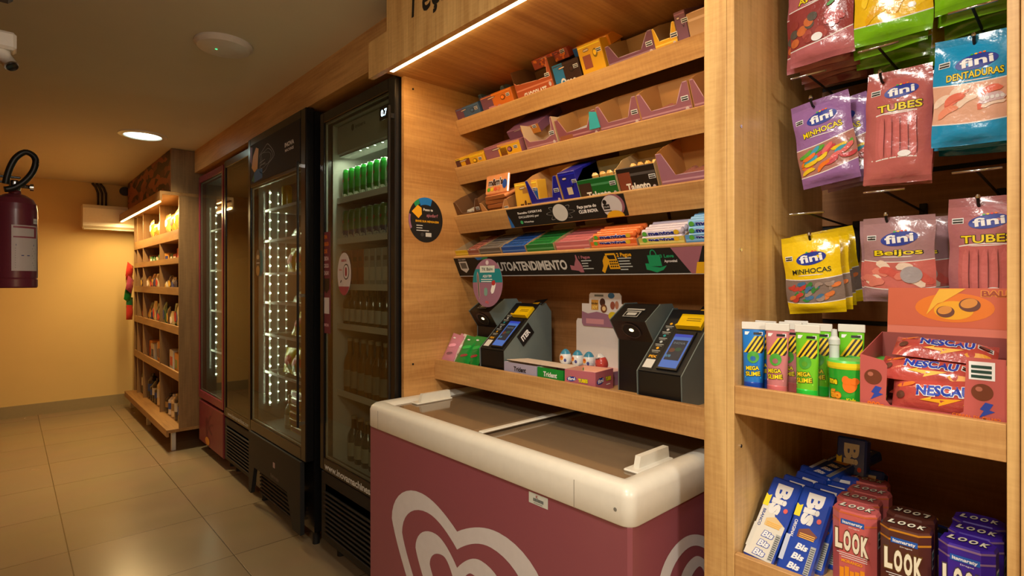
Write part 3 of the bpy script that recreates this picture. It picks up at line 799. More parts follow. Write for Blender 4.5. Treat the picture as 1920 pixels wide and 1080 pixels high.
def look_box(col, accent, topcol, flavour, H=.150):
    b = MB(); W, Dp, c = .076, .060, .016; m = paint(col, .35, .2)
    def octo(s=1, dx=0): return [(-W / 2 * s + c, 0 + dx), (W / 2 * s - c, 0 + dx), (W / 2 * s, c + dx), (W / 2 * s, Dp - c), (W / 2 * s - c, Dp), (-W / 2 * s + c, Dp), (-W / 2 * s, Dp - c), (-W / 2 * s, c + dx)]
    fr0 = frame((0, 0, 0), (0, -1, 0), (1, 0, 0))       # normal points up
    P = octo()
    lo = [fr0(a, q, 0) for a, q in P]; hi = [fr0(a, q, H - .006) for a, q in P]; tp = [fr0(a * .93, Dp / 2 + (q - Dp / 2) * .93, H) for a, q in P]
    n = 8; V = lo + hi + tp
    b.add(V, [tuple(reversed(range(8)))] + [(k * 8 + i, k * 8 + (i + 1) % 8, (k + 1) * 8 + (i + 1) % 8, (k + 1) * 8 + i) for k in range(2) for i in range(8)] + [tuple(range(16, 24))], m)
    for k in (H - .0065, H - .024):                     # accent bands round the front
        for i in (7, 0, 1):
            p, q = P[i], P[(i + 1) % 8]
            e = .0004
            b.add([fr0(p[0] * 1.01, p[1] - e, k), fr0(q[0] * 1.01, q[1] - e, k), fr0(q[0] * 1.01, q[1] - e, k + .0035), fr0(p[0] * 1.01, p[1] - e, k + .0035)], [(0, 1, 2, 3)], paint(accent))
    f = FRONT(0, 0, 0)
    b.rect(-.019, .021, H - .027, H - .017, f, paint((30, 90, 180)), .0008); b.text('Itamaraty', .001, H - .022, .0055, f, WHITEP, wd=.034, bold=.03, w=.0011)
    b.text('Dragee', .004, H - .031, .0025, f, WHITEP, wd=.018, w=.0009)
    cream = paint((236, 230, 206))
    for i, ch in enumerate('LOOK'):
        b.text(ch, -.0225 + i * .0148, H - .056 - .0015 * i, .034, f, cream, bold=.055, wd=.0125, w=.0012, out=(paint([v * .5 for v in accent]) if sum(accent) > 300 else BLKP, .05))
    for k in range(3): b.rect(-.026 + .004 * k, .026, H - .084 - .004 * k, H - .0828 - .004 * k, f, WHITEP, .0008)
    b.text(flavour, 0, H - .098, .0055, f, paint((240, 160, 30)), wd=.036, bold=.04, w=.0010)
    for k in range(5): b.rect(-.021 + k * .0088, -.0135 + k * .0088, 0.002, H - .112 + .004 * math.sin(k * 2), f, paint((236, 150, 30)), .0010)
    t = TOP(H, Dp / 2, 0)
    for i, ch in enumerate('LOOK'):
        b.text(ch, -.0225 + i * .0148, 0, .017, t, cream, bold=.05, wd=.0115, w=.0009, out=(BLKP, .05), shear=.2)
    s_ = frame((Dp * .5, -W / 2, H - .05), (1, 0, 0), (0, 0, 1))
    b.rect(-.010, .010, -.016, .016, s_, WHITEP, .0006); b.rect(-.008, .008, -.012, .000, s_, BLKP, .0009); b.rect(-.008, .008, .003, .012, s_, paint((60, 130, 120)), .0009)
    return b.build('candy_box')
lp = look_box((200, 98, 96), (206, 104, 60), 0, 'MORANGO'); lb_ = look_box((84, 42, 34), (196, 130, 30), 0, 'AO LEITE'); lv = look_box((60, 32, 150), (140, 110, 150), 0, 'TRUFADO')
GP, GB, GV = 'octagonal pink candy boxes', 'octagonal brown candy boxes', 'octagonal purple candy boxes'
place(lp, (1.205, .332, LZ), (0, 0, 0), 'front pink octagonal candy box beside the wafer packs', 'candy box', GP)
for x, y, z, lb in ((1.268, .343, 0, 'second pink candy box right behind the front one'), (1.332, .342, 0, 'third pink candy box from the front'), (1.40, .360, 0, 'fourth pink candy box from the front'), (1.468, .380, 0, 'rearmost pink candy box in the shade')):
    dup(lp, (x, y, LZ + z), (0, 0, R(random.uniform(-3, 3))), lb, GP)
place(lb_, (1.186, .245, LZ - .003 + .003), (0, 0, R(2)), 'front brown octagonal candy box in the middle', 'candy box', GB)
dup(lb_, (1.315, .252, LZ), (0, 0, R(180)), 'brown candy box turned around behind the front brown one', GB)
place(lv, (1.186, .160, LZ), (0, 0, R(-3)), 'front purple octagonal candy box at right', 'candy box', GV)
dup(lv, (1.250, .155, LZ), (0, 0, R(1)), 'second purple candy box right behind the front one', GV)
dup(lv, (1.314, .158, LZ), (0, 0, R(2)), 'rear purple candy box, third from the front', GV)
# ------------------------------------------------------------------ goods on the sloping shelves
def stray(rgb, k): return tuple(max(0, min(255, c * k)) for c in rgb)
def slope_put(o, k, y, d=.004, n=.0125, yaw=0, extra=0, label=None, cat=None, group=None):
    o.location = tpt(k, d, y, n); o.rotation_euler = (0, -TILT + R(extra), R(yaw)); return tag(o, label, cat, group)
def open_box(name, W, H, Dp, col, hf=.5, inside=(176, 134, 84), txt=None, tcol=(230, 225, 215), shape='V', txt2=None, back=1.0, panel=None):
    """shelf-ready carton: low cut front, sloping cheeks, raw board inside; front looks to -X"""
    b = MB(); c = paint(col, .42, .1); ins = paint(inside, .8); w = W / 2; t = .0016
    hl = H * hf
    if shape == 'V': P = [(-w, 0), (w, 0), (w, H * .95), (w * .82, H * .95), (w * .45, hl), (-w * .55, hl), (-w * .84, H * .95), (-w, H * .95)]
    elif shape == 'low': P = [(-w, 0), (w, 0), (w, hl), (-w, hl)]
    else: P = [(-w, 0), (w, 0), (w, H), (w * .92, H * .97), (w * .80, H * .60), (w * .3, hl), (-w * .7, hl * 1.08), (-w * .88, H * .66), (-w, H * .72)]
    b.prism(P, FRONT(0, 0, 0), -t, 0, ins)
    b.poly(P, FRONT(0, 0, 0), c, .0003)
    Q = [(0, 0), (Dp, 0), (Dp, H * back), (Dp * .35, H * back), (0, P[2][1])]
    b.prism(Q, SIDE(-w), 0, t, ins); b.prism(Q, SIDE(w), -t, 0, ins)
    b.poly(Q, SIDE(-w), c, .0003)
    b.poly([(-a, z) for a, z in Q], frame((0, w, 0), (-1, 0, 0), (0, 0, 1)), c, .0003)
    b.box(Dp - t, Dp, -w, w, 0, H * back, ins); b.box(0, Dp, -w, w, 0, t, ins)
    fr = FRONT(0, 0, 0)
    edge = paint([min(255, 90 + v * .75) for v in col])
    for (a0, z0), (a1, z1) in zip(P, P[1:] + P[:1]):                 # pale raw cut edge and a printed stripe
        if min(z0, z1) > .01:
            dx_, dz_ = a1 - a0, z1 - z0; ln = math.hypot(dx_, dz_)
            if ln > .004: b.cap((a0 + a1) / 2, (z0 + z1) / 2, ln, .0022, math.atan2(dz_, dx_), fr, edge, .0009)
    b.rect(-w * .98, w * .98, hl * .80, hl * .86, fr, paint([min(255, 60 + v * .85) for v in col]), .0006)
    b.disc(w * .90 - .006, H * .42, .006, .008, fr, paint((206, 190, 190)), .0008, n=12)
    if panel: b.rect(-w * .96, -w * .3, H * .1, min(hl, H) * .9, fr, paint(panel), .0007)
    if txt: b.text(txt, 0, hl * .55, min(.022, hl * .45), fr, paint(tcol), bold=.04, wd=W * .62, w=.001)
    if txt2: b.text(txt2, 0, hl * .22, .006, fr, paint(tcol), wd=W * .4, w=.001)
    nutri(b, w * .80, H * .64, fr, .0010, 1.25)
    return b.build(name)
def shut_box(name, W, H, Dp, col, txt=None, tcol=(235, 230, 220), patches=(), pat=None):
    b = MB(); c = paint(col, .42, .1); w = W / 2; b.box(0, Dp, -w, w, 0, H, c, .0015); fr = FRONT(0, 0, 0)
    for (a0, a1, b0, b1, pc) in patches: b.rect(a0 * w, a1 * w, b0 * H, b1 * H, fr, paint(pc), .0006)
    if pat:
        rd = random.Random(3)
        for i in range(28):
            q = paint(pat[i % len(pat)]); a, z = rd.uniform(-.92, .92) * w, rd.uniform(.08, .92) * H
            b.disc(a, z, .0055, .0045, fr, q, .0008 + i * .00002, n=6, rot=i)
            b.disc(rd.uniform(-.92, .92) * w, rd.uniform(.05, .95) * Dp, .007, .007, TOP(H), q, .0005 + i * .00002, n=6, rot=i)
    if txt: b.text(txt, 0, H * .42, H * .26, fr, paint(tcol), bold=.04, wd=W * .6, w=.0012)
    b.rect(-w * .95, w * .95, H * .93, H * .955, fr, paint(stray(col, 1.35)), .0007)
    b.cap(-w * .30, H * .86, w * .55, H * .07, .05, fr, paint(stray(col, .55)), .0009); b.cap(-w * .30, H * .86, w * .48, H * .035, .05, fr, paint((222, 200, 180)), .0012)
    b.disc(w * .42, H * .74, min(.014, w * .2), H * .10, fr, paint(stray(col, .6)), .0008); b.disc(w * .40, H * .75, min(.009, w * .13), H * .06, fr, paint(stray(col, 1.2)), .0011)
    nutri(b, w * .75, H * .78, fr, .0012, 1.1)
    return b.build(name)
def packs(k, y0, y1, n, W, H, Dp, col, n0, dd, label, group, cat='snack pack', tilt=0, txt=None, name='snack_bar'):
    proto = None
    for i in range(n):
        y = lerp(y0, y1, (i + .5) / n)
        if proto is None:
            b = MB(); m = foil(col)
            b.box(0, Dp, -W / 2, W / 2, 0, H, m, min(W, H) * .3)
            if txt: b.text(txt, 0, H * .5, H * .4, FRONT(0), WHITEP, bold=.04, wd=W * .8, w=.0006)
            proto = b.build(name); o = proto
        else:
            o = proto.copy(); COL.objects.link(o)
        slope_put(o, k, y, dd, n0, extra=tilt + (i % 3) * .8, yaw=random.uniform(-3, 3), label=label, cat=cat, group=group)

C_PUR = (116, 72, 92); C_OR = (214, 112, 34); C_YEL = (228, 172, 34); C_BL = (64, 96, 130); C_TAN = (176, 140, 94); C_MAU = (148, 92, 104)
# --- top shelf
s = 'on the top sloping shelf'
slope_put(shut_box('chocolate_box', .150, .092, .12, C_BL, 'Lacta', (200, 130, 140), ((-1, -.35, 0, 1, C_PUR),)), 1, 1.800, label='blue and purple chocolate box, leftmost %s' % s, cat='box')
slope_put(open_box('chocolate_box', .16, .125, .1, (70, 100, 120), .5, inside=(96, 112, 120)), 1, 1.745, d=.112, label='blue grey open carton behind the leftmost top box', cat='box')
slope_put(shut_box('chocolate_box', .180, .100, .12, C_OR, 'Bis', (200, 130, 140), ((-1, -.25, 0, 1, C_PUR),)), 1, 1.615, label='orange and purple box, second %s' % s, cat='box')
slope_put(open_box('display_carton', .185, .145, .13, (180, 84, 44), .60, (120, 78, 44), 'CHOCOLATE', shape='J'), 1, 1.408, label='orange checked open carton with cut front %s' % s, cat='carton')
slope_put(shut_box('chocolate_box', .17, .035, .12, (160, 70, 50), None, pat=[(220, 110, 40), (110, 60, 70), (230, 130, 50)]), 1, 1.335, d=.045, n=.135, extra=-8, label='orange and purple checked box lying above the orange carton', cat='box')
slope_put(shut_box('chocolate_box', .115, .112, .12, (56, 32, 24), 'Oreo', (220, 220, 216), ((-1, -.2, 0, 1, (40, 120, 170)),)), 1, 1.247, label='dark brown and blue box %s' % s, cat='box')
slope_put(shut_box('chocolate_box', .150, .034, .15, (214, 134, 34), None, (235, 230, 220), ((-1, .1, 0, 1, (24, 80, 150)),)), 1, 1.155, d=.05, n=.122, extra=-10, label='blue and orange box lying on top of the others', cat='box')
slope_put(shut_box('chocolate_box', .094, .140, .12, C_YEL, None, (235, 230, 220), ((-.7, .0, .45, .75, (150, 80, 60)),)), 1, 1.135, label='tall yellow box with brown oval %s' % s, cat='box')
slope_put(open_box('display_carton', .170, .112, .13, C_PUR, .56, C_TAN, 'Delicia', (220, 180, 190), shape='V'), 1, .990, label='purple open carton with bare board inside %s' % s, cat='carton')
slope_put(open_box('display_carton', .072, .110, .13, C_YEL, .60, C_TAN, None, shape='V'), 1, .868, label='yellow cut carton beside the purple carton %s' % s, cat='carton')
slope_put(shut_box('chocolate_box', .034, .125, .12, (124, 84, 104)), 1, .812, label='narrow mauve box %s' % s, cat='box')
slope_put(open_box('display_carton', .150, .115, .13, (190, 150, 104), .95, C_TAN, shape='low'), 1, .716, label='plain tan carton, rightmost %s' % s, cat='carton')
# --- second shelf
s = 'on the second sloping shelf'
slope_put(shut_box('chocolate_box', .205, .094, .12, C_YEL, 'Prestigio', (70, 40, 40), ((-1, -.92, 0, 1, (80, 130, 160)), (-.86, -.5, .1, .98, (86, 50, 50)), (-.2, .1, .5, .95, (120, 60, 40)))), 2, 1.792, label='yellow box with brown oval, leftmost %s' % s, cat='box')
slope_put(shut_box('chocolate_box', .205, .106, .12, C_MAU, 'Baton', (60, 40, 44), ((-.2, 1, .3, .98, C_YEL), (-.1, .25, .45, .85, (140, 70, 40)))), 2, 1.578, label='mauve and yellow box, second %s' % s, cat='box')
slope_put(shut_box('chocolate_box', .17, .034, .15, (112, 70, 96), None, (235, 230, 220), ((-.1, 1, 0, 1, (190, 120, 40)),)), 2, 1.49, d=.06, n=.118, extra=-14, label='purple and orange box lying tilted behind the mauve box', cat='box')
slope_put(open_box('display_carton', .150, .150, .13, C_MAU, .52, (208, 178, 140), None, shape='J', back=.9), 2, 1.370, label='mauve torn carton showing white board %s' % s, cat='carton')
slope_put(open_box('display_carton', .175, .138, .13, (140, 80, 90), .60, (180, 130, 70), 'Lacta', (220, 190, 200), panel=(150, 90, 60)), 2, 1.196, label='reddish open carton with light blue corner %s' % s, cat='carton')
packs(2, 1.15, 1.24, 4, .020, .020, .1, (190, 196, 206), .075, .02, 'slim light chocolate bar inside the reddish open carton on second shelf', 'bars in the reddish open carton')
b = MB(); b.prism([(-.022, 0), (.022, 0), (.020, .05), (-.006, .056)], FRONT(0), -.002, 0, paint((60, 180, 190))); slope_put(b.build('shelf_flap_card'), 2, 1.124, d=-.0, n=.085, label='small cyan card flap at corner of reddish carton', cat='card')
slope_put(open_box('display_carton', .150, .142, .13, C_MAU, .56, (186, 136, 76), 'Lacta', (220, 190, 200)), 2, 1.028, label='mauve open carton left of the rightmost big one %s' % s, cat='carton')
packs(2, .99, 1.06, 3, .020, .018, .1, (150, 90, 100), .070, .02, 'mauve chocolate bar inside the middle open carton on second shelf', 'bars in the middle open carton')
slope_put(open_box('display_carton', .165, .142, .13, (150, 96, 112), .56, (190, 138, 76), 'Lacta', (220, 190, 200)), 2, .866, label='mauve carton with V shaped cut, second from the right %s' % s, cat='carton')
packs(2, .82, .92, 4, .020, .020, .1, (170, 100, 104), .070, .02, 'pinkish chocolate bar inside the V cut carton on second shelf', 'bars in the V cut carton')
slope_put(open_box('display_carton', .140, .142, .13, C_MAU, .56, (190, 138, 76), 'Lacta', (220, 190, 200)), 2, .706, label='mauve carton cut off by the post, rightmost %s' % s, cat='carton')
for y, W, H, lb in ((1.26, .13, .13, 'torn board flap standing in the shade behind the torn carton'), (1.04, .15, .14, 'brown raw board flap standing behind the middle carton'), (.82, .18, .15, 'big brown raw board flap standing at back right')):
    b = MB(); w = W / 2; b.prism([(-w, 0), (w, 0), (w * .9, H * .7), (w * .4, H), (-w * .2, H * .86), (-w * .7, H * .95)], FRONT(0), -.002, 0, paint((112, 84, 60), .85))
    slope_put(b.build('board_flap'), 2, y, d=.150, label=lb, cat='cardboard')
# --- third shelf
s = 'on the third sloping shelf'
slope_put(open_box('display_carton', .160, .128, .14, (98, 62, 36), .55, (112, 74, 40), shape='V'), 3, 1.790, label='nearly empty brown carton, leftmost %s' % s, cat='carton')
packs(3, 1.74, 1.83, 3, .026, .020, .1, (190, 186, 176), .070, .02, 'white wrapped bar in the nearly empty brown carton', 'bars in the nearly empty carton')
slope_put(open_box('display_carton', .165, .105, .14, (196, 140, 84), .58, (140, 96, 50), shape='V'), 3, 1.624, label='peach carton full of stacked biscuit packs %s' % s, cat='carton')
bp = None
for i in range(7):
    b = MB(); m = foil((226, 150, 96))
    W, Dp, T = .135, .09, .016
    if bp is None:
        b.box(0, Dp, -W / 2, W / 2, 0, T, m, .006); b.rect(-.06, .06, .001, .015, FRONT(0), paint((170, 100, 50)), .0004); bp = b.build('biscuit_pack'); o = bp
    else: o = bp.copy(); COL.objects.link(o)
    slope_put(o, 3, 1.612 + .003 * (i % 2), .010 + .003 * (i % 2), .014 + i * .0172, yaw=random.uniform(-4, 4), label='peach biscuit pack lying in the peach carton stack', cat='snack pack', group='biscuit packs stacked in the peach carton')
b = MB(); m = foil((226, 150, 96)); W, H = .135, .078
b.box(0, .012, -W / 2, W / 2, 0, H, m, .004); fr = FRONT(0); b.text("m&m's", -.005, .048, .024, fr, paint((60, 36, 30)), bold=.05, wd=.085, w=.001, out=(WHITEP, .05))
for i, c in enumerate(((90, 170, 50), (230, 190, 40), (220, 90, 60), (220, 120, 70))): b.disc(-.045 + i * .02, .020, .009, .008, fr, paint(c), .001)
b.disc(.048, .035, .013, .018, fr, paint((30, 80, 170)), .0012)
slope_put(b.build('biscuit_pack'), 3, 1.612, .022, .136, extra=30, label='peach biscuit pack with chocolate lentils on top of the stack', cat='snack pack')
slope_put(shut_box('chocolate_box', .120, .150, .05, (228, 176, 56), "m&m's", (80, 46, 30), ((.55, 1, .3, .8, (40, 90, 160)), (-.3, .5, .72, .86, (170, 120, 60)))), 3, 1.452, d=-.002, n=.013, extra=14, label='yellow box tilted forward beside the peach biscuit packs', cat='box')
slope_put(open_box('display_carton', .150, .160, .14, (20, 26, 150), .50, (196, 148, 88)), 3, 1.345, label='royal blue open carton with V shaped cut %s' % s, cat='carton')
slope_put(shut_box('chocolate_box', .075, .158, .13, (20, 26, 150), None, (235, 230, 220), ((-.3, .3, .5, .66, (206, 190, 160)), (.2, 1, .05, .4, (170, 110, 60)))), 3, 1.225, label='royal blue closed box right of the blue open carton', cat='box')
slope_put(open_box('display_carton', .155, .150, .14, (10, 98, 36), .80, (190, 176, 130), 'Talento', (236, 232, 220), shape='low', panel=(60, 40, 30)), 3, 1.110, label='green open carton %s' % s, cat='carton')
packs(3, 1.045, 1.165, 4, .028, .070, .016, (214, 164, 84), .070, .05, 'golden topped bar standing in the green carton', 'bars in the green carton')
slope_put(open_box('display_carton', .135, .152, .14, (28, 20, 18), .88, (190, 160, 110), 'Talento', (236, 232, 220), shape='low', panel=(130, 62, 40)), 3, .958, label='black open carton beside the green carton %s' % s, cat='carton')
packs(3, .905, 1.01, 4, .024, .072, .016, (222, 168, 80), .075, .05, 'golden topped bar standing in the black carton', 'bars in the black carton')
slope_put(open_box('display_carton', .220, .165, .15, (156, 104, 122), .54, (186, 128, 62)), 3, .768, label='big mauve open carton, rightmost %s' % s, cat='carton')
packs(3, .74, .84, 4, .022, .022, .11, (172, 110, 96), .072, .02, 'pinkish bar inside the big mauve carton on third shelf', 'bars in the big mauve carton')
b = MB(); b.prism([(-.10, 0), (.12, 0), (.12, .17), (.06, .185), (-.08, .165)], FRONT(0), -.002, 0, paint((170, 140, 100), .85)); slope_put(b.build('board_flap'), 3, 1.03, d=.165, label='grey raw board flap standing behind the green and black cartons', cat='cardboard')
# --- fourth shelf
s = 'on the lowest sloping shelf'
def stick_box(y, W, col, rows, lab, txt=None, tcol=(240, 240, 240), stick=None, H=.090, n=5, hn=.102, outc=None):
    slope_put(open_box('display_carton', W, H, .15, col, .96, (170, 140, 100), txt, tcol, shape='low'), 4, y, label=lab, cat='carton')
    if stick:
        for r_ in range(rows):
            proto = None
            b = MB(); m = foil(stick)
            ww = W * .92
            b.lathe([(.003, -ww / 2), (.0105, -ww / 2 + .004), (.0105, ww / 2 - .004), (.003, ww / 2)], (0, 0, 0), m, 12, 'Y')
            if txt: b.text(txt, 0, 0, .0125, lambda a, c, w=0: (-math.sqrt(max(1e-7, .0105 ** 2 - c * c)) - w - .0002, -a, c), paint((20, 40, 150)) if outc is None else paint(outc), bold=.05, wd=ww * .62, w=.0006, out=(WHITEP, .05))
            b.disc(ww * .36, 0, .009, .007, lambda a, c, w=0: (-.0105 - w, -a, c), paint((230, 190, 40)), .0007); b.disc(-ww * .40, 0, .008, .007, lambda a, c, w=0: (-.0105 - w, -a, c), paint((90, 180, 60)), .0007)
            for i in range(n):
                if proto is None: proto = b.build('candy_roll'); o = proto
                else: o = proto.copy(); COL.objects.link(o)
                slope_put(o, 4, y + random.uniform(-.002, .002), .014 + i * .0215 + r_ * .006, .020 + hn - .022 + r_ * .018, extra=(i * 7) * 0, label='candy roll in ' + lab.replace(' ' + s, '').replace('carton', 'carton') + ', %s' % ('upper layer' if r_ else 'lower layer'), cat='candy roll', group='candy rolls in the ' + lab.split(' on ')[0])
stick_box(1.832, .085, (214, 180, 30), 0, 'small bright yellow carton, leftmost %s' % s, H=.100)
stick_box(1.752, .068, (140, 80, 70), 0, 'brownish pink low carton %s' % s, H=.098)
stick_box(1.648, .125, (96, 90, 84), 0, 'grey low carton %s' % s, H=.102)
stick_box(1.512, .128, (24, 80, 170), 0, 'blue gum carton %s' % s, H=.102)
stick_box(1.372, .135, (30, 120, 50), 0, 'green gum carton %s' % s, H=.104)
stick_box(1.218, .150, (200, 110, 112), 0, 'pink lozenge carton %s' % s, H=.106, txt='HALLS')
for y, W, col, lb in ((1.512, .118, (40, 90, 170), 'blue'), (1.372, .124, (40, 130, 60), 'green'), (1.218, .138, (212, 120, 124), 'pink'), (1.648, .11, (120, 114, 110), 'grey'), (1.752, .06, (160, 96, 84), 'brownish')):
    pr = None
    for i in range(5):
        b = MB()
        if pr is None: b.box(0, .026, -W / 2, W / 2, 0, .016, foil(col), .004); b.cap(0, .008, W * .7, .006, 0, FRONT(0), WHITEP, .0006); pr = b.build('gum_pack'); o = pr
        else: o = pr.copy(); COL.objects.link(o)
        slope_put(o, 4, y + random.uniform(-.003, .003), .006 + i * .028, .098, yaw=random.uniform(-2, 2), extra=-3, label='%s gum pack lying in the %s carton of the lowest sloping shelf' % (lb, lb), cat='gum', group='gum packs in the %s low carton' % lb)
stick_box(1.050, .178, (228, 104, 40), 2, 'orange carton of candy rolls %s' % s, 'mentos', stick=(236, 120, 60), H=.098, n=4)
stick_box(.878, .150, (206, 196, 90), 2, 'multicoloured carton of candy rolls %s' % s, 'mentos', stick=(206, 196, 214), H=.098, n=4)
stick_box(.724, .150, (90, 160, 220), 3, 'light blue carton of candy rolls, rightmost %s' % s, 'mentos', stick=(120, 180, 230), H=.100, n=4)
for y, W, H in ((1.66, .11, .128), (1.38, .12, .128), (1.23, .10, .135), (1.02, .16, .136), (.86, .15, .140), (.72, .14, .146)):
    b = MB(); w = W / 2; b.prism([(-w, 0), (w, 0), (w, H * .9), (w * .5, H), (-w * .9, H * .86)], FRONT(0), -.002, 0, paint((150, 130, 104), .85))
    slope_put(b.build('board_flap'), 4, y, d=.165, label='raw board flap at the back of the lowest sloping shelf', cat='cardboard', group='board flaps behind the gum and candy rolls')

# ------------------------------------------------------------------ signs
def slope_frame(k, y):                # frame lying on the fascia of sloping shelf k, origin at its lower edge
    x, z, h = SH[k]; st, ct = math.sin(TILT), math.cos(TILT)
    o = Vector((x - .015 * ct, y, z - .015 * st))
    return frame(o, (0, -1, 0), (-st, 0, ct)), h
fr, h = slope_frame(3, 1.275)
b = MB(); w = .270
b.prism([(-w, .003), (w, .003), (w, h - .004), (-w, h - .004)], fr, .0002, .0014, BLACKM)
b.poly([(-w, .003), (-w + .02, .003), (-w + .008, h * .5), (-w, h * .7)], fr, paint((30, 110, 190)), .0018)
b.text('Receba OFERTAS', -.150, .056, .008, fr, WHITEP, bold=.03, wd=.125, w=.002); b.text('EXCLUSIVAS por', -.160, .040, .008, fr, WHITEP, wd=.105, w=.002, bold=.02)
b.disc(-.205, .020, .007, .007, fr, paint((60, 180, 110)), .0018); b.text('WhatsApp', -.168, .020, .006, fr, WHITEP, wd=.05, w=.002, bold=.02)
for k in range(4):
    P = [(-.004 + .066 * math.cos(t) * math.cos(k * .785) - .016 * math.sin(t) * math.sin(k * .785), h * .5 + (.062 * math.cos(t) * math.sin(k * .785) + .016 * math.sin(t) * math.cos(k * .785)) * .52) for t in rng(0, 6.2832, 40)[:-1]]
    Q = [(-.004 + (a + .004) * .965, h * .5 + (c - h * .5) * .95) for a, c in P]
    b.band(P, Q, fr, paint((170, 168, 165)), .0018)
b.disc(-.004, h * .5, .038, .034, fr, BLACKM, .0019); b.disc(-.004, h * .5, .034, .031, fr, paint((206, 206, 202)), .0022)
b.text('Faça parte do', .116, .050, .010, fr, WHITEP, bold=.035, wd=.080, w=.002); b.text('CLUB INOVA', .118, .033, .011, fr, WHITEP, bold=.045, wd=.080, w=.002)
b.disc(.222, h * .52, .043, .038, fr, paint((150, 96, 110)), .0018); b.disc(.216, h * .50, .039, .036, fr, paint((204, 200, 202)), .0021)
b.poly([(.166, .058), (.174, .056), (.182, .026), (.212, .026), (.212, .023), (.179, .023), (.170, .053), (.166, .054)], fr, BLKP, .0024)
b.rect(.184, .208, .031, .047, fr, BLKP, .0024); b.text('CLUB', .196, .039, .005, fr, WHITEP, wd=.018, w=.0028); b.disc(.192, .055, .008, .008, fr, BLKP, .0024)
b.poly([(.222 + .034 * math.cos(t), .003 + .022 * math.sin(t)) for t in rng(0, math.pi, 14)], fr, paint((226, 170, 30)), .0027)
tag(b.build('club_sign'), 'black sign strip with white cart circle on third sloping shelf front', 'sign')
fr, h = slope_frame(4, 1.242)
b = MB(); w = .632; hh = h - .006
b.prism([(-w, -.002), (w, -.002), (w, hh), (-w, hh)], fr, .0002, .0014, BLACKM)
b.rect(-w, w, -.003, .0005, fr, paint((190, 190, 190)), .0016)
b.poly([(-.605, .066), (-.552, .066), (-.552, .030), (-.578, .014), (-.605, .030)], fr, paint((206, 206, 202)), .0018)
b.rect(-.598, -.560, .034, .060, fr, paint((90, 90, 88)), .0021)
b.text('SIGA A GENTE', -.578, .074, .006, fr, WHITEP, wd=.05, w=.002)
b.poly([(-.49, hh), (-.44, hh), (-.455, hh - .010), (-.475, hh - .012)], fr, paint((20, 110, 190)), .0018); b.poly([(-.44, hh), (-.405, hh), (-.42, hh - .010), (-.455, hh - .010)], fr, paint((20, 140, 90)), .0018)
b.text('AUTOATENDIMENTO', -.200, .038, .034, fr, paint((206, 206, 202)), bold=.035, wd=.385, w=.002)
f0 = fr; fr = lambda a, c, w=0: f0(a * .95 + .049, c, w)
PKP = paint((168, 104, 118)); GRN = paint((10, 150, 96)); AMB = paint((232, 170, 20)); LTX = paint((190, 200, 200))
# 1: bottle and hand
b.poly([(-.045, .018), (-.012, .014), (-.004, .008), (.012, .008), (.010, .030), (.004, .046), (-.002, .056), (-.004, .072), (-.009, .072), (-.011, .056), (-.020, .044), (-.026, .032), (-.045, .036)], fr, PKP, .0018)
b.text('1 Pegue', .030, .063, .010, fr, PKP, bold=.035, wd=.050, w=.002)
# 2: card and terminal
b.prism([(.128, .018), (.170, .018), (.162, .072), (.122, .072)], fr, .0016, .0018, AMB)
b.poly([(.128, .066), (.158, .066), (.160, .052), (.130, .052)], fr, BLACKM, .0022)
for i in range(4):
    for j in range(3): b.rect(.133 + i * .0085, .139 + i * .0085, .024 + j * .009, .029 + j * .009, fr, BLACKM, .0022)
b.poly([(.092, .012), (.102, .004), (.125, .034), (.138, .050), (.120, .066), (.106, .048), (.104, .030)], fr, AMB, .0026)
b.text('2 Pague', .197, .066, .012, fr, AMB, bold=.035, wd=.058, w=.002)
# 3: bag on a hand
b.rect(.284, .328, .024, .060, fr, GRN, .0018)
P = [(.306 + .012 * math.cos(t), .060 + .018 * math.sin(t)) for t in rng(0, math.pi, 14)]; Q = [(.306 + .0085 * math.cos(t), .060 + .0145 * math.sin(t)) for t in rng(math.pi, 0, 14)]
b.poly(P + Q, fr, GRN, .0018)
b.poly([(.270, .034), (.282, .034), (.290, .024), (.320, .020), (.345, .026), (.330, .012), (.305, .004), (.286, .010), (.270, .014)], fr, GRN, .0022)
b.text('3 Leve', .352, .056, .010, fr, GRN, bold=.035, wd=.048, w=.002); b.text('Aproveite!', .362, .040, .008, fr, WHITEP, bold=.02, wd=.044, w=.002)
for x0, top_, ws in ((.012, .048, (.045, .028, .026, .046)), (.170, .052, (.052, .044, .046, .050, .030))):
    for k, ww in enumerate(ws): b.rect(x0, x0 + ww, top_ - k * .0095, top_ - k * .0095 + .0035, fr, LTX, .0018)
fr = f0
b.poly([(.401, hh), (.500, hh), (.462, -.001), (.450, -.001)], fr, paint((160, 100, 116)), .0018)
b.poly([(.474, .034), (.632, .034), (.632, -.001), (.462, -.001)], fr, paint((232, 176, 20)), .0020)
tag(b.build('self_checkout_sign'), 'long black self checkout sign strip under the lowest sloping shelf', 'sign')
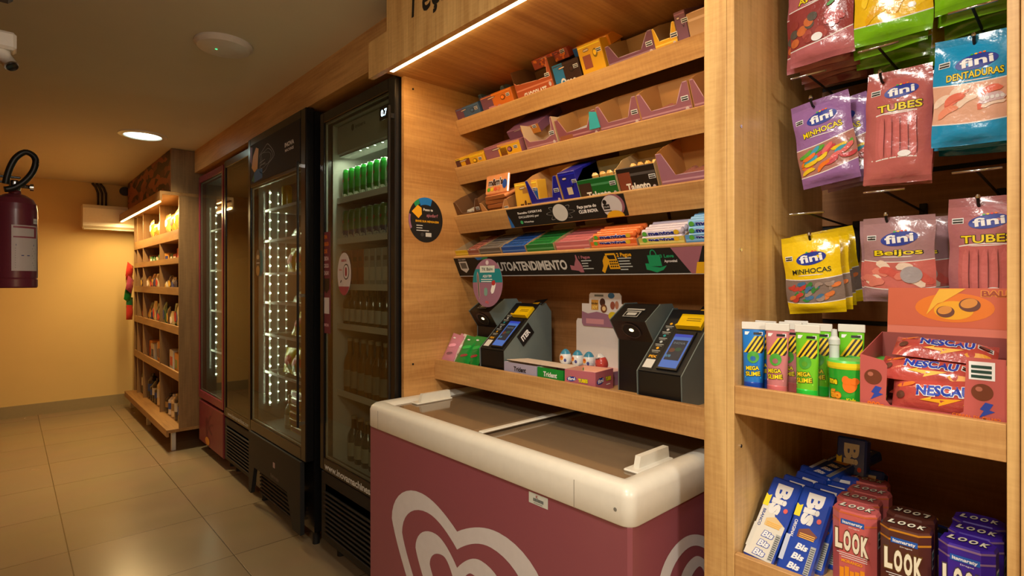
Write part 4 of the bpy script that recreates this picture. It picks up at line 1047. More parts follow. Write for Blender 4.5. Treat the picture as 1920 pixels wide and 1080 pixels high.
# round helper sticker on the side panel
b = MB(); fr = SIDE(1.875, 1.252, 1.601); rr = .0915
b.prism([(rr * .9 * math.cos(t), rr * math.sin(t)) for t in rng(0, 6.2832, 48)[:-1]], fr, .0003, .0013, BLACKM)
def sector(t0, t1, r0, col, w):
    P = [(rr * .9 * math.cos(t), rr * math.sin(t)) for t in rng(t0, t1, 12)]; Q = [(r0 * math.cos(t), r0 * math.sin(t)) for t in rng(t1, t0, 5)]
    b.poly(P + Q, fr, paint(col), w)
sector(1.2, 2.0, .062, (24, 120, 200), .0016); sector(2.0, 2.35, .070, (20, 140, 90), .0016); sector(2.9, 3.6, .074, (150, 100, 130), .0016)
b.poly([(-.068, .030), (-.040, .058), (-.022, .048), (-.020, .022), (-.036, .005)], fr, paint((236, 170, 30)), .0018)
b.text('Posso te', .010, .042, .010, fr, WHITEP, wd=.046, bold=.02, w=.002); b.text('ajudar?', .030, .020, .013, fr, PKP, wd=.056, w=.002, bold=.02, shear=.15)
b.text('ENVIE SUA MENSAGEM', .006, -.006, .008, fr, AMB, bold=.03, wd=.112, w=.002)
for k, ww in enumerate((.030, .028, .060)): b.rect(-.046, -.046 + ww, -.025 - k * .010, -.0225 - k * .010, fr, WHITEP, .0018)
b.rect(-.002, .026, -.068, -.052, fr, paint((200, 200, 198)), .0018); b.disc(-.018, -.060, .008, .008, fr, paint((60, 60, 62)), .0018)
tag(b.build('helper_sticker'), 'round black help sticker on wooden side panel beside the fridge', 'sticker')
# hanging round balm tag
TX = 1.352
b = MB(); fr = FRONT(TX, 1.605, 1.345); 
b.prism([(.088 * math.cos(t), .093 * math.sin(t)) for t in rng(0, 6.2832, 48)[:-1]], fr, -.0008, .0004, paint((150, 106, 130)))
P = [(.088 * math.cos(t), .093 * math.sin(t)) for t in rng(.02, .62, 8)] + [(.088 * math.cos(t), .093 * math.sin(t)) for t in rng(math.pi - .62, math.pi - .02, 8)]
b.poly(P, fr, paint((20, 130, 140)), .0007)
b.disc(0, .078, .009, .009, fr, paint((210, 196, 206)), .0010)
b.rect(-.044, .044, .040, .066, fr, paint((206, 214, 206)), .0010); b.text('TK Balm', 0, .053, .012, fr, BLKP, wd=.066, w=.0014, bold=.01)
b.text('AQUI TEM', 0, .026, .009, fr, WHITEP, wd=.052, w=.0014, bold=.03); b.rect(-.036, .030, .012, .015, fr, WHITEP, .0012); b.rect(-.036, .026, .004, .007, fr, WHITEP, .0012)
b.cap(-.052, -.010, .11, .013, -1.45, fr, paint((196, 150, 150)), .0012); b.cap(-.052, -.012, .10, .006, -1.45, fr, paint((60, 90, 80)), .0015)
b.cap(-.008, -.034, .034, .020, 1.57, fr, paint((120, 160, 150)), .0012); b.cap(.036, -.018, .050, .020, 1.2, fr, WHITEP, .0012); b.cap(.038, .0, .022, .018, .3, fr, paint((180, 50, 50)), .0015)
b.text('FQ', .0, -.074, .008, fr, paint((220, 90, 90)), wd=.018, w=.0012, bold=.04)
o = b.build('balm_tag'); tag(o, 'round mauve and teal balm advert tag hanging from lowest sloping shelf', 'tag')
# ------------------------------------------------------------------ self checkout terminals on the counter shelf
CZ = 1.005
GEDGE = mat('grey_console_edge', (120, 134, 132), .5)
def side_plates(r, P, w, y0, y1):
    for y, s in ((y0, 0), (y1, 1)):
        b = MB(); b.prism(P, SIDE(y), -.0015 if s else -.0015, .0015, GREYM); b.build('side_plate', r)
def console(label, card):
    r = thing('checkout_terminal', label, 'payment terminal'); W = .140; w = W / 2
    P = [(0, 0), (-.004, .090), (.190, .262), (.215, .262), (.246, .228), (.250, 0)]
    b = MB(); q = [(.003, .001), (0, .088), (.190, .258), (.213, .258), (.243, .226), (.247, .001)]
    b.prism(q, SIDE(w), 0, W, BLACK); b.build('housing', r)
    for y in (-w, w):
        b = MB(); b.prism(P, SIDE(y), -.0016, .0016, GREYM); b.build('side_plate', r)
    # sloping top frame: a across, b up the slope
    fr = frame((-.002, 0, .090), (0, -1, 0), (.194, 0, .172)); L = .259
    b = MB(); b.prism([(-w * .96, .002), (w * .96, .002), (w * .96, L * .97), (-w * .96, L * .97)], fr, -.002, .001, BLACKM); b.build('top_panel', r)
    b = MB(); b.prism([(-.012, .012), (.052, .012), (.052, .160), (-.012, .160)], fr, -.002, .008, BLACK)
    rd = b.build('card_machine', r)
    b = MB(); b.prism([(-.008, .018), (.048, .018), (.048, .145), (-.008, .145)], fr, .0078, .0084, emi('screen_blue', (80, 130, 220), .55))
    b.rect(-.003, .043, .045, .122, fr, emi('screen_dark', (26, 44, 74), .25), .0088)
    b.rect(-.008, .048, .134, .145, fr, emi('screen_royal', (40, 70, 200), .6), .0088)
    b.text('INOVA', .020, .110, .008, fr, emi('screen_grey', (140, 150, 150), .4), wd=.036, bold=.02, w=.0092)
    b.disc(.008, .082, .009, .008, fr, emi('screen_orange', (150, 70, 40), .3), .0091); b.disc(.026, .086, .010, .007, fr, emi('screen_green', (40, 110, 70), .3), .0092)
    b.text('8/8', .004, .060, .009, fr, emi('screen_cyan', (100, 170, 200), .5), wd=.018, bold=.02, w=.0093)
    b.build('screen', rd)
    b = MB(); b.prism([(-.018, .172), (.060, .172), (.060, .224), (-.018, .224)], fr, -.002, .013, paint((236, 194, 10), .3, .4)); b.prism([(-.018, .170), (.060, .170), (.056, .176), (-.014, .176)], fr, .004, .020, paint((236, 194, 10), .3, .4))
    for k in range(2): b.rect(.006, .05, .196 + k * .008, .199 + k * .008, fr, paint((120, 96, 20)), .0134)
    b.build('yellow_cover', r)
    b = MB(); b.prism([(-.064, .008), (-.026, .008), (-.026, .200), (-.064, .200)], fr, .001, .0018, BLACKM)
    b.rect(-.060, -.030, .014, .046, fr, paint((214, 214, 210)), .0024)
    b.text('PIX', -.045, .057, .009, fr, AMB, bold=.04, wd=.026, w=.0025)
    for k, c in enumerate(((232, 170, 20), (190, 200, 200), (20, 150, 160), (200, 200, 200), (232, 170, 20))):
        z = .082 + k * .025; b.disc(-.045, z + .008, .0045, .0045, fr, paint(c), .0024); b.rect(-.059, -.032, z - .004, z - .001, fr, paint((170, 172, 168)), .0024); b.rect(-.056, -.035, z - .010, z - .007, fr, paint((130, 132, 128)), .0024)
    b.build('instruction_strip', r)
    b = MB(); pf = frame((.20, -.045, .262), (0, -1, .12), (.1, 0, .06)); b.prism([(-.030, -.02), (.035, -.02), (.035, .02), (-.030, .02)], pf, 0, .0015, BLKP); b.rect(-.026, .012, -.016, .0, pf, AMB, .002); b.build('receipt_card', r)
    if card:
        b = MB(); cf = frame((.100, -w - .0018, .145), (.70, 0, .62), (-.50, 0, .60)); b.prism([(-.035, -.026), (.040, -.026), (.040, .024), (-.035, .024)], cf, .0005, .004, BLKP)
        b.text('ITER', .0, 0, .020, cf, WHITEP, bold=.05, wd=.050, w=.0048, rot=0); b.build('side_card', r)
    return r
def tower(label):
    r = thing('scanner_tower', label, 'barcode scanner'); W = .130; w = W / 2
    P = [(0, 0), (0, .162), (-.046, .226), (.034, .276), (.100, .276), (.130, .240), (.150, 0)]
    q = [(.001, .001), (.001, .161), (-.044, .225), (.034, .273), (.099, .273), (.128, .239), (.148, .001)]
    b = MB(); b.prism(q, SIDE(w), 0, W, BLACK); b.build('housing', r)
    for y in (-w, w):
        b = MB(); b.prism(P, SIDE(y), -.0015, .0015, GREYM); b.build('side_plate', r)
    # scanner window in the leaning face
    fr = frame((0, 0, .162), (0, -1, 0), (-.046, 0, .064))
    b = MB(); P = [(.034 * math.cos(t), .040 + .030 * math.sin(t)) for t in rng(0, 6.2832, 32)[:-1]]; Q = [(a * .82, .040 + (c - .040) * .82) for a, c in P]
    b.band(P, Q, fr, mat('scanner_ring', (50, 48, 46), .25), .0016); b.disc(0, .040, .028, .0245, fr, BLACKM, .0006)
    b.disc(.002, .043, .008, .006, fr, emi('scanner_glow', (255, 226, 160), 5), .0014, n=14); b.build('scanner_window', r)
    fr = frame((-.046, 0, .226), (0, -1, 0), (.080, 0, .050))
    b = MB(); b.rect(-.030, .024, .020, .052, fr, paint((160, 160, 156)), .0012); b.rect(-.027, .021, .023, .046, fr, BLKP, .0015); b.rect(-.020, .014, .028, .042, fr, paint((180, 180, 176)), .0018); b.rect(-.034, .030, .056, .064, fr, paint((160, 160, 156)), .0012)
    b.build('instruction_label', r)
    return r
k2 = console('checkout terminal with yellow cover and lit blue screen beside the wooden post', False); place(k2, (1.330, .8385, CZ))
k1 = console('checkout terminal with white lettered side card at left end of counter shelf', True); place(k1, (1.330, 1.5505, CZ))
s2 = tower('black scanner tower with round window left of the terminal by the post'); place(s2, (1.430, .984, CZ))
dup(s2, (1.430, 1.696, CZ), (0, 0, 0), 'black scanner tower behind the hanging balm tag, left end of counter')

# ------------------------------------------------------------------ small boxes on the counter shelf
def flap_box(name, W, Dp, H, col, label, loc, printer, lid=True, rz=0, inside=(226, 206, 186)):
    r = thing(name, label, 'carton', loc, (0, 0, R(rz))); b = MB(); w = W / 2; t = .0015; c = paint(col, .4, .1); ins = paint(inside, .7)
    b.box(0, t, -w, w, 0, H, c); b.box(Dp - t, Dp, -w, w, 0, H, c); b.box(t, Dp - t, -w, -w + t, 0, H, c); b.box(t, Dp - t, w - t, w, 0, H, c); b.box(t, Dp - t, -w + t, w - t, 0, t, ins)
    b.box(t, 2 * t, -w + t, w - t, t, H - .001, ins); b.box(Dp - 2 * t, Dp - t, -w + t, w - t, t, H - .001, ins); b.box(t, Dp - t, w - 2 * t, w - t, t, H - .001, ins)
    printer(b, FRONT(0), SIDE(-w)); b.build('tray', r)
    if lid:
        b = MB(); b.prism([(-w, 0), (w, 0), (w, Dp * .9), (-w, Dp * .9)], frame((Dp, 0, H), (0, -1, 0), (-1, 0, .06)), 0, t, ins); b.build('lid_flap', r)
    return r
def pr_trident(col, spots=True):
    def f(b, fr, sd):
        b.text('Trident', .0, .036, .016, fr, BLKP if col != 'g' else WHITEP, bold=.03, wd=.062, w=.0008, shear=.1)
        b.rect(-.06, .06, .0, .018, fr, paint((150, 110, 130)) if col != 'g' else paint((16, 120, 40)), .0004)
    return f
flap_box('gum_carton', .165, .12, .056, (168, 164, 190), 'lilac gum carton with open white lid next to the left terminal', (1.322, 1.392, CZ), pr_trident('l'))
flap_box('gum_carton', .118, .12, .056, (20, 140, 50), 'green gum carton with white lid between lilac and pink cartons', (1.322, 1.246, CZ), pr_trident('g'))
def pr_fini(b, fr, sd):
    fini_logo(b, -.030, .036, .034, fr, .0008); b.text('TUBES', .012, .034, .010, fr, YELP, bold=.05, wd=.034, w=.0010, out=(GREENP, .06))
    fini_logo(b, .030, .034, .044, sd, .0008); b.text('TUBES', .080, .036, .011, sd, YELP, bold=.05, wd=.034, w=.0010, out=(GREENP, .06)); b.cap(.080, .018, .03, .003, 0, sd, WHITEP, .0008)
flap_box('candy_carton', .112, .115, .064, (178, 98, 112), 'open pink candy carton in front of the egg display', (1.322, 1.118, CZ), pr_fini, lid=False, rz=9, inside=(232, 178, 148))
# chocolate egg display
ed = thing('egg_display', 'white and mauve chocolate egg display card behind the pink carton', 'display carton', (1.415, 1.205, CZ))
EW = paint((222, 214, 208), .45, .1); EP = paint((156, 110, 132), .45, .1)
b = MB(); b.box(0, .13, -.105, .105, 0, .045, EP); b.box(.0, .13, -.105, .105, .045, .0465, paint((224, 176, 170)));
b.build('tray', ed)
b = MB(); fr = FRONT(.130, 0, 0)
b.prism([(-.118, 0), (.112, 0), (.112, .210), (-.112, .210), (-.118, .200)], fr, -.0015, 0, EW)
b.build('back_card', ed)
b = MB(); fr = FRONT(.128, 0, 0)
b.prism([(-.088, .195), (-.080, .185), (.115, .185), (.115, .262), (.086, .268), (.086, .295), (.078, .305), (-.048, .305), (-.054, .298), (-.054, .266), (-.088, .266)], fr, -.0005, .002, EW)
b.poly([(-.088, .195), (-.080, .185), (.115, .185), (.115, .232), (.07, .236), (.03, .230), (-.02, .238), (-.06, .230), (-.088, .238)], fr, EP, .0024)
b.rect(-.068, .012, .194, .212, fr, paint((206, 144, 152)), .0028)
b.rect(-.044, -.012, .244, .280, fr, paint((206, 150, 60)), .0026); b.text('kinder', -.028, .268, .008, fr, BLKP, wd=.03, w=.003, bold=.02); b.text('JOY', -.028, .254, .010, fr, paint((250, 220, 120)), wd=.024, w=.003, bold=.03)
b.disc(.006, .272, .012, .014, fr, paint((70, 40, 30)), .0028); b.disc(.012, .250, .014, .015, fr, paint((120, 70, 40)), .0030); b.disc(.013, .250, .008, .008, fr, paint((236, 200, 140)), .0033)
b.disc(.044, .296, .014, .010, fr, paint((60, 110, 150)), .003); b.disc(.050, .262, .010, .014, fr, paint((150, 80, 60)), .003); b.disc(.068, .264, .008, .014, fr, paint((180, 120, 90)), .003)
b.disc(.050, .226, .018, .014, fr, paint((214, 190, 40)), .003); b.rect(-.03, .01, .292, .299, fr, paint((110, 110, 100)), .0026)
b.build('header_card', ed)
def egg(label, loc, red=False, rot=(0, 0, 0)):
    b = MB(); n = 24; V = []; top = foil((60, 140, 176)); mid = foil((222, 226, 230)); low = foil((206, 216, 222))
    if red: top, mid, low = foil((216, 216, 220)), foil((196, 70, 64)), foil((206, 80, 74))
    prof = []
    for i in range(15):
        t = math.pi * i / 14; z = -math.cos(t); r = math.sin(t) * (1 - .16 * z)
        prof.append((max(0, .0215 * r), .030 + .030 * z))
    b.lathe(prof, (0, 0, 0), mid, n, ms=[low] * 4 + [mid] * 5 + [top] * 6)
    sf = lambda a, c, w=0: (lambda z: (-math.sqrt(max(1e-7, (.0215 * math.sqrt(max(0, 1 - ((c - .030) / .03) ** 2)) * (1 - .16 * (c - .03) / .03)) ** 2 - a * a)) - w, -a, c))(0)
    if not red:
        b.disc(-.004, .030, .008, .008, sf, paint((232, 150, 40)), .0008); b.text('joy', -.003, .034, .006, sf, paint((190, 40, 40)), bold=.04, wd=.012, w=.0014); b.disc(.010, .022, .004, .006, sf, paint((60, 70, 140)), .0008)
    else: b.text('kinder', .002, .044, .006, sf, BLKP, wd=.020, w=.0008, bold=.02)
    o = b.build('chocolate_egg'); return place(o, loc, rot, label, 'chocolate egg', 'chocolate eggs in front of the egg display card')
ez = CZ + .0475
egg('blue and white chocolate egg, leftmost of the row', (1.450, 1.292, ez), rot=(0, 0, R(10)))
egg('blue and white chocolate egg, second from the left', (1.455, 1.240, ez), rot=(0, 0, R(-5)))
egg('blue and white chocolate egg, third from the left', (1.450, 1.186, ez), rot=(0, 0, R(3)))
egg('red and white chocolate egg beside the scanner tower', (1.455, 1.128, ez), True, rot=(R(-18), 0, 0))
# gum pouches at the left end
def pouch(col, label, y, x, tilt, txt=None, W=.075, H=.135, rx=0):
    b = MB(); m = foil(col)
    b.grid(lambda u, v: (-.010 * max(0, 1 - abs(2 * u / W) ** 3) * max(0, math.sin(math.pi * min(1, max(0, v / H)))) - .001, -u, v), rng(-W / 2, W / 2, 10), rng(0, H, 14), m, True, flip=True)
    b.grid(lambda u, v: (.004 * max(0, 1 - abs(2 * u / W) ** 3) * max(0, math.sin(math.pi * min(1, max(0, v / H)))), -u, v), rng(-W / 2, W / 2, 10), rng(0, H, 14), m, True)
    fr = lambda a, c, w=0: (-.010 * max(0, 1 - abs(2 * a / W) ** 3) * max(0, math.sin(math.pi * min(1, max(0, c / H)))) - .0016 - w, -a, c)
    b.cap(0, H * .62, W * .6, .014, .3, fr, foil(stray(col, 1.35)), .0008); b.cap(.004, H * .36, W * .5, .010, .3, fr, foil((160, 60, 60)) if txt else foil(stray(col, .7)), .0008)
    b.cap(-.012, H * .86, .018, .006, 0, fr, WHITEP, .0008)
    return place(b.build('gum_pouch'), (x, y, CZ + .003), (R(rx), R(tilt), R(4)), label, 'gum pouch', 'gum pouches at the left end of the counter shelf')
pouch((198, 128, 150), 'pink gum pouch leaning, leftmost on counter shelf', 1.840, 1.325, 26, rx=8)
pouch((206, 140, 160), 'second pink gum pouch just behind the leftmost', 1.806, 1.340, 26, rx=8)
pouch((222, 210, 204), 'white gum pouch between the pink and green pouches', 1.782, 1.336, 26, rx=8)
pouch((20, 140, 56), 'green gum pouch leaning in front of the white pouch', 1.745, 1.326, 28, 'g', W=.085, rx=6)
pouch((16, 130, 50), 'green gum pouch nearest to the scanner tower', 1.690, 1.338, 26, 'g', rx=2)
# ------------------------------------------------------------------ upright glass door fridges
FG = glass('fridge_door_glass', (214, 216, 206), .05, .02)
FG2 = glass('fridge_door_glass_dark', (150, 150, 140), .16, .03)
DARKIN = mat('fridge_inside_dark', (92, 94, 88), .5); LIGHTIN = mat('fridge_inside_light', (196, 198, 190), .5); GREYSH = mat('fridge_wire_grey', (170, 172, 166), .4)
def fridge(label, x, y0, y1, zt, fcol, shelves, inner, gz0, glassm, door_x=None, xb=1.70, stile=.055, apron=None, zb=.05, top_h=.05, light=None, wire=False):
    r = thing('upright_fridge', label, 'fridge', (x, 0, 0)); W = y1 - y0; dt = .045; D_ = xb - x
    frm = mat('door_frame_%d_%d_%d' % fcol, fcol, .25)
    b = MB(); X0 = dt + .002; t = .035                     # cabinet shell
    b.box(X0, D_, y0 + .004, y0 + t, .08, zt - .012, frm); b.box(X0, D_, y1 - t, y1 - .004, .08, zt - .012, frm)
    b.box(D_ - t, D_, y0 + t, y1 - t, .08, zt - .012, frm); b.box(X0, D_ - t, y0 + t, y1 - t, zt - .05, zt - .012, frm); b.box(X0, D_ - t, y0 + t, y1 - t, .08, gz0 - .03, frm)
    b.build('cabinet', r)
    b = MB(); e = .001                                      # lining
    b.box(X0 + .002, D_ - t - e, y0 + t + e, y0 + t + .004, gz0 - .029, zt - .051, inner); b.box(X0 + .002, D_ - t - e, y1 - t - .004, y1 - t - e, gz0 - .029, zt - .051, inner)
    b.box(D_ - t - .004, D_ - t - e, y0 + t + .004, y1 - t - .004, gz0 - .029, zt - .051, inner); b.box(X0 + .002, D_ - t - e, y0 + t + .004, y1 - t - .004, gz0 - .029, gz0 - .025, inner)
    b.box(X0 + .002, D_ - t - e, y0 + t + .004, y1 - t - .004, zt - .056, zt - .052, inner)
    b.build('lining', r)
    b = MB(); gy0, gy1, gz1 = y0 + stile, y1 - stile * .7, zt - top_h
    b.box(0, dt, y0, gy0, gz0 - .06, zt, frm, .004); b.box(0, dt, gy1, y1, gz0 - .06, zt, frm, .004)
    b.box(0, dt, gy0, gy1, gz1, zt, frm, .003); b.box(0, dt, gy0, gy1, gz0 - .06, gz0, frm, .003)
    df = b.build('door_frame', r)
    b = MB(); b.box(.006, .010, gy0, gy1, gz0, gz1, glassm); b.build('door_glass', df)
    b = MB(); b.box(.012, .020, gy0, gy0 + .008, gz0, gz1, GREYSH); b.box(.012, .020, gy1 - .008, gy1, gz0, gz1, GREYSH); b.box(.012, .020, gy0 + .008, gy1 - .008, gz0, gz0 + .008, GREYSH); b.box(.012, .020, gy0 + .008, gy1 - .008, gz1 - .008, gz1, GREYSH); b.build('door_gasket', df)
    for z in shelves:
        b = MB()
        if wire:
            for k in range(15): b.box(X0 + .03, D_ - t - .01, lerp(y0 + t + .008, y1 - t - .010, k / 14), lerp(y0 + t + .008, y1 - t - .010, k / 14) + .003, z - .006, z, GREYSH)
            b.box(X0 + .028, X0 + .034, y0 + t + .006, y1 - t - .006, z - .010, z + .004, GREYSH)
        else:
            b.box(X0 + .03, D_ - t - .01, y0 + t + .006, y1 - t - .006, z - .006, z, inner); b.box(X0 + .022, X0 + .030, y0 + t + .006, y1 - t - .006, z - .016, z + .012, mat('shelf_lip', (222, 222, 214), .4))
        b.build('shelf', r)
    return r, X0, D_, t, df
def grille(r, y0, y1, z0, z1, x=.0, m=None):
    b = MB(); n = int((z1 - z0) / .022)
    for k in range(n): b.box(x, x + .010, y0, y1, z0 + k * .022, z0 + k * .022 + .010, m or BLACKM, .002)
    b.box(x + .010, x + .014, y0, y1, z0, z1, BLACKM); return b.build('grille', r)
def feet(r, y0, y1, D_):
    for x in (.08, D_ - .06):
        for y in (y0 + .06, y1 - .06):
            b = MB(); b.lathe([(.018, 0), (.018, .08)], (x, y, 0), BLACKM, 12); b.build('foot', r)
def leds(r, x, y, z0, z1, n, s, name, rad=.004, face='x'):
    b = MB(); m = emi(name, (232, 255, 226), s); b.box(x - .004, x + .004, y, y + .003, z0 - .02, z1 + .02, GREYSH)
    for i in range(n):
        z = lerp(z0, z1, i / (n - 1)); b.lathe([(0, -.0045), (rad * .8, -.003), (rad, 0), (rad * .8, .003), (0, .0045)], (x, y - .004, z), m, 8, 'Y')
    return b.build('led_strip', r)
# fridge beside the shelving unit
r4, X0, D4, t4, df = fridge('tall black fridge with beer cans beside the wooden side panel', 1.128, 1.905, 2.615, 2.172, (20, 19, 19), (.806, 1.134, 1.326, 1.549, 1.749), LIGHTIN, .492, FG, xb=1.70)
feet(r4, 1.905, 2.615, D4)
b = MB(); b.box(.004, .03, 1.91, 2.61, .09, .425, BLACKM, .004); ap = b.build('apron', r4); grille(r4, 1.96, 2.56, .13, .37, -.006)
b = MB(); fr = FRONT(0, 2.26, .46); b.text('www.inovamachines.com', -.02, .0, .030, fr, paint((206, 206, 200)), wd=.56, bold=.03, w=.0008); b.build('web_address', df)
b = MB(); b.box(.066, .16, 1.95, 2.57, 1.965, 2.115, LIGHTIN, .01); c = b.build('top_shroud', r4)
b = MB(); fr = FRONT(.066, 2.29, 2.085); b.disc(-.11, -.008, .014, .016, fr, paint((96, 100, 96)), .0008); b.text('imbera', -.035, -.008, .018, fr, paint((110, 114, 110)), wd=.10, bold=.02, w=.0008); b.build('maker_mark', c)
b = MB(); fr = FRONT(.0105, 2.005, 2.045); b.prism([(-.036, -.028), (.036, -.028), (.036, .028), (-.036, .028)], fr, 0, .004, BLACKM); b.text('0.7', .0, 0, .026, fr, emi('display_digits', (190, 230, 255), 5), wd=.046, bold=.02, w=.0046); b.build('temperature_display', df)
b = MB()
for i in range(6): b.lathe([(0, -.003), (.005, -.002), (.006, 0), (0, .001)], (.080, 2.01 + i * .068, 1.963), emi('fridge_led', (226, 255, 226), 25), 10)
b.box(.070, .09, 1.97, 2.55, 1.961, 1.9648, GREYSH); b.build('led_strip', r4)
lamp('fridge_led_light', 'AREA', (1.212, 2.26, 1.956), 2.2, (.90, 1, .82), .03, .55, (0, R(-12), R(0)))
b = MB(); b.box(-.022, -.012, 1.915, 1.930, .60, 2.05, BLACK, .003); b.box(-.014, .0, 1.918, 1.927, .62, .64, BLACK); b.box(-.014, .0, 1.918, 1.927, 2.0, 2.02, BLACK)
h_ = b.build('handle', df); 
b = MB(); fr = FRONT(.0, 2.555, 1.345); b.prism([(-.045, -.245), (.045, -.245), (.045, .245), (-.045, .245)], fr, -.006, -.0052, paint((110, 40, 62)))
for k, (t_, c_) in enumerate((('UMA', (226, 120, 40)), ('TORRADA', (226, 120, 40)), ('DE', (226, 120, 40)), ('BEBIDA', (220, 190, 190)), ('ALCOOLICA', (220, 190, 190)), ('GELADA?', (220, 190, 190)))):
    b.text(t_, -.004, .222 - k * .035, .018, fr, paint(c_), wd=.034 if len(t_) < 4 else .066, bold=.04, w=-.0045)
b.poly([(-.030, .020), (.036, .020), (.036, -.030), (.003, -.052), (-.030, -.030)], fr, BLKP, -.0046)
b.rect(-.032, .034, -.150, -.072, fr, paint((214, 208, 206)), -.0046)
b.text('INOVA', .004, -.205, .014, fr, paint((214, 170, 180)), wd=.05, bold=.03, w=-.0045)
o = tag(b.build('poster_strip'), 'narrow maroon poster with orange words stuck on the fridge glass', 'sticker'); o.location = (1.128, 0, 0)
b = MB(); fr = FRONT(.0, 2.365, 1.385); b.prism([(.067 * math.cos(t), .098 * math.sin(t)) for t in rng(0, 6.2832, 40)[:-1]], fr, -.006, -.0052, paint((206, 196, 190)))
P = [(.067 * math.cos(t), .098 * math.sin(t)) for t in rng(math.pi * 1.2, math.pi * 1.8, 14)]; b.poly(P, fr, paint((160, 60, 76)), -.0047)
b.disc(.022, .010, .030, .036, fr, BLKP, -.0046); b.disc(.022, .010, .025, .031, fr, paint((214, 206, 200)), -.0043); b.cap(.022, .010, .044, .020, 1.57, fr, paint((150, 50, 60)), -.0040)
b.text('BEBIDAS', .0, .062, .010, fr, paint((170, 60, 60)), wd=.05, bold=.03, w=-.0045); b.text('Beba', -.034, .020, .008, fr, paint((190, 60, 50)), wd=.026, bold=.02, w=-.0045); b.cap(-.030, -.034, .018, .007, .8, fr, BLKP, -.0045)
o = tag(b.build('age_sticker'), 'oval white and red alcohol sticker on the beer fridge glass', 'sticker'); o.location = (1.128, 0, 0)
def can(c1, c2, txt, tc, H=.150, Rr=.028):
    b = MB(); m1, m2 = foil(c1), foil(c2); al = mat('can_metal', (190, 192, 190), .25, metal=1)
    b.lathe([(Rr * .8, 0), (Rr, .008), (Rr, H * .34), (Rr, H - .016), (Rr * .84, H - .002), (Rr * .80, H)], (0, 0, 0), m1, 18, ms=[al, m2, m1, m1, al])
    sf = lambda a, c, w=0: (-math.sqrt(max(1e-7, Rr * Rr - a * a)) - w, -a, c)
    b.poly([(.010 * (1 if i % 2 == 0 else .42) * math.sin(i * math.pi / 5), H * .62 + .012 * (1 if i % 2 == 0 else .42) * math.cos(i * math.pi / 5)) for i in range(10)], sf, paint((190, 40, 36)), .001)
    b.text(txt, 0, H * .16, H * .16, sf, paint(tc), bold=.05, wd=Rr * 1.7, w=.0012)
    return b.build('beer_can')
def row(proto, ys, x, z, label, cat, group, rz=0):
    for i, y in enumerate(ys):
        o = proto if i == 0 else proto.copy()
        if i: COL.objects.link(o)
        o.location = (x, y, z); o.rotation_euler = (0, 0, rz + R(random.uniform(-4, 4))); tag(o, label, cat, group)
ys = [2.53 - i * .061 for i in range(9)]
row(can((36, 150, 50), (20, 110, 30), 'eke', (220, 230, 210)), ys, 1.235, 1.7495, 'green beer can with red star on the uppermost fridge shelf', 'beer can', 'green cans on the top shelf of the beer fridge')
row(can((90, 130, 70), (52, 60, 96), 'ele', (200, 206, 196)), ys, 1.235, 1.5495, 'green and navy beer can on second shelf of the beer fridge', 'beer can', 'green and navy cans on the second shelf')
for i in range(8):
    c = (150, 60, 30) if i < 4 else (176, 178, 170)
    b = MB(); b.box(0, .07, -.026, .026, 0, .175, paint(c, .4), .002); b.rect(-.022, .022, .03, .09, FRONT(0), paint(stray(c, 1.25)), .0005); b.rect(-.016, .016, .12, .14, FRONT(0), paint(stray(c, .7)), .0005)
    place(b.build('drink_carton'), (1.212, 2.53 - i * .057, 1.3265), (0, 0, 0), ('brown' if i < 4 else 'pale grey') + ' drink carton on third shelf of the beer fridge', 'drink carton', ('brown' if i < 4 else 'pale grey') + ' drink cartons in the beer fridge')
def bottle(gc, lc, H, Rr, cc=(160, 150, 120)):
    b = MB(); g = mat('bottle_%d_%d_%d' % gc, gc, .12, coat=.4)
    b.lathe([(Rr * .9, 0), (Rr, .006), (Rr, H * .52), (Rr * .9, H * .60), (Rr * .42, H * .74), (Rr * .38, H * .94)], (0, 0, 0), g, 16)
    b.lathe([(Rr * .44, H * .93), (Rr * .46, H * .99), (Rr * .3, H)], (0, 0, 0), paint(cc, .3), 12)
    b.lathe([(Rr * 1.015, H * .12), (Rr * 1.015, H * .42)], (0, 0, 0), paint(lc, .5), 16)
    return b.build('bottle')
row(bottle((40, 44, 24), (176, 176, 164), .20, .028), [2.53 - i * .062 for i in range(8)], 1.238, 1.1345, 'dark bottle with grey label on fourth shelf of the beer fridge', 'bottle', 'dark bottles on the fourth shelf')
row(bottle((120, 80, 30), (150, 140, 116), .27, .031), [2.52 - i * .070 for i in range(7)], 1.24, .8065, 'amber bottle with pale label on fifth shelf of the beer fridge', 'bottle', 'amber bottles on the fifth shelf')
row(bottle((16, 28, 16), (170, 170, 150), .22, .032), [2.52 - i * .072 for i in range(7)], 1.26, .4675, 'dark green bottle at the bottom of the beer fridge', 'bottle', 'dark green bottles at the bottom')

# fridge with the black header and the rows of LED dots
r3, X0, D3, t3, df3 = fridge('black fridge with patterned header and bright LED dots behind glass', 1.090, 2.700, 3.585, 2.222, (17, 16, 16), (.80, 1.03, 1.225, 1.40, 1.60, 1.787), DARKIN, .505, FG, stile=.060, top_h=.30, wire=True, xb=1.69)
feet(r3, 2.70, 3.585, D3)
b = MB()
P = [(-.40, 0), (-.36, 0), (-.30, .17), (.22, .17), (.30, 0), (.40, 0), (.40, .37), (-.40, .37)]
b.prism(P, FRONT(.012, 3.1425, .07), 0, .022, BLACKM); ap = b.build('apron', r3); grille(r3, 2.86, 3.42, .09, .235, .014)
b = MB(); fr = FRONT(-.010, 3.10, .30); b.rect(-.025, .005, .02, .05, fr, paint((176, 150, 150)), .0006); b.text('Refrimate', -.0, -.03, .022, fr, paint((110, 100, 90)), wd=.12, w=.0006); b.build('maker_badge', ap)
b = MB(); fr = FRONT(0, 3.15, 2.06)
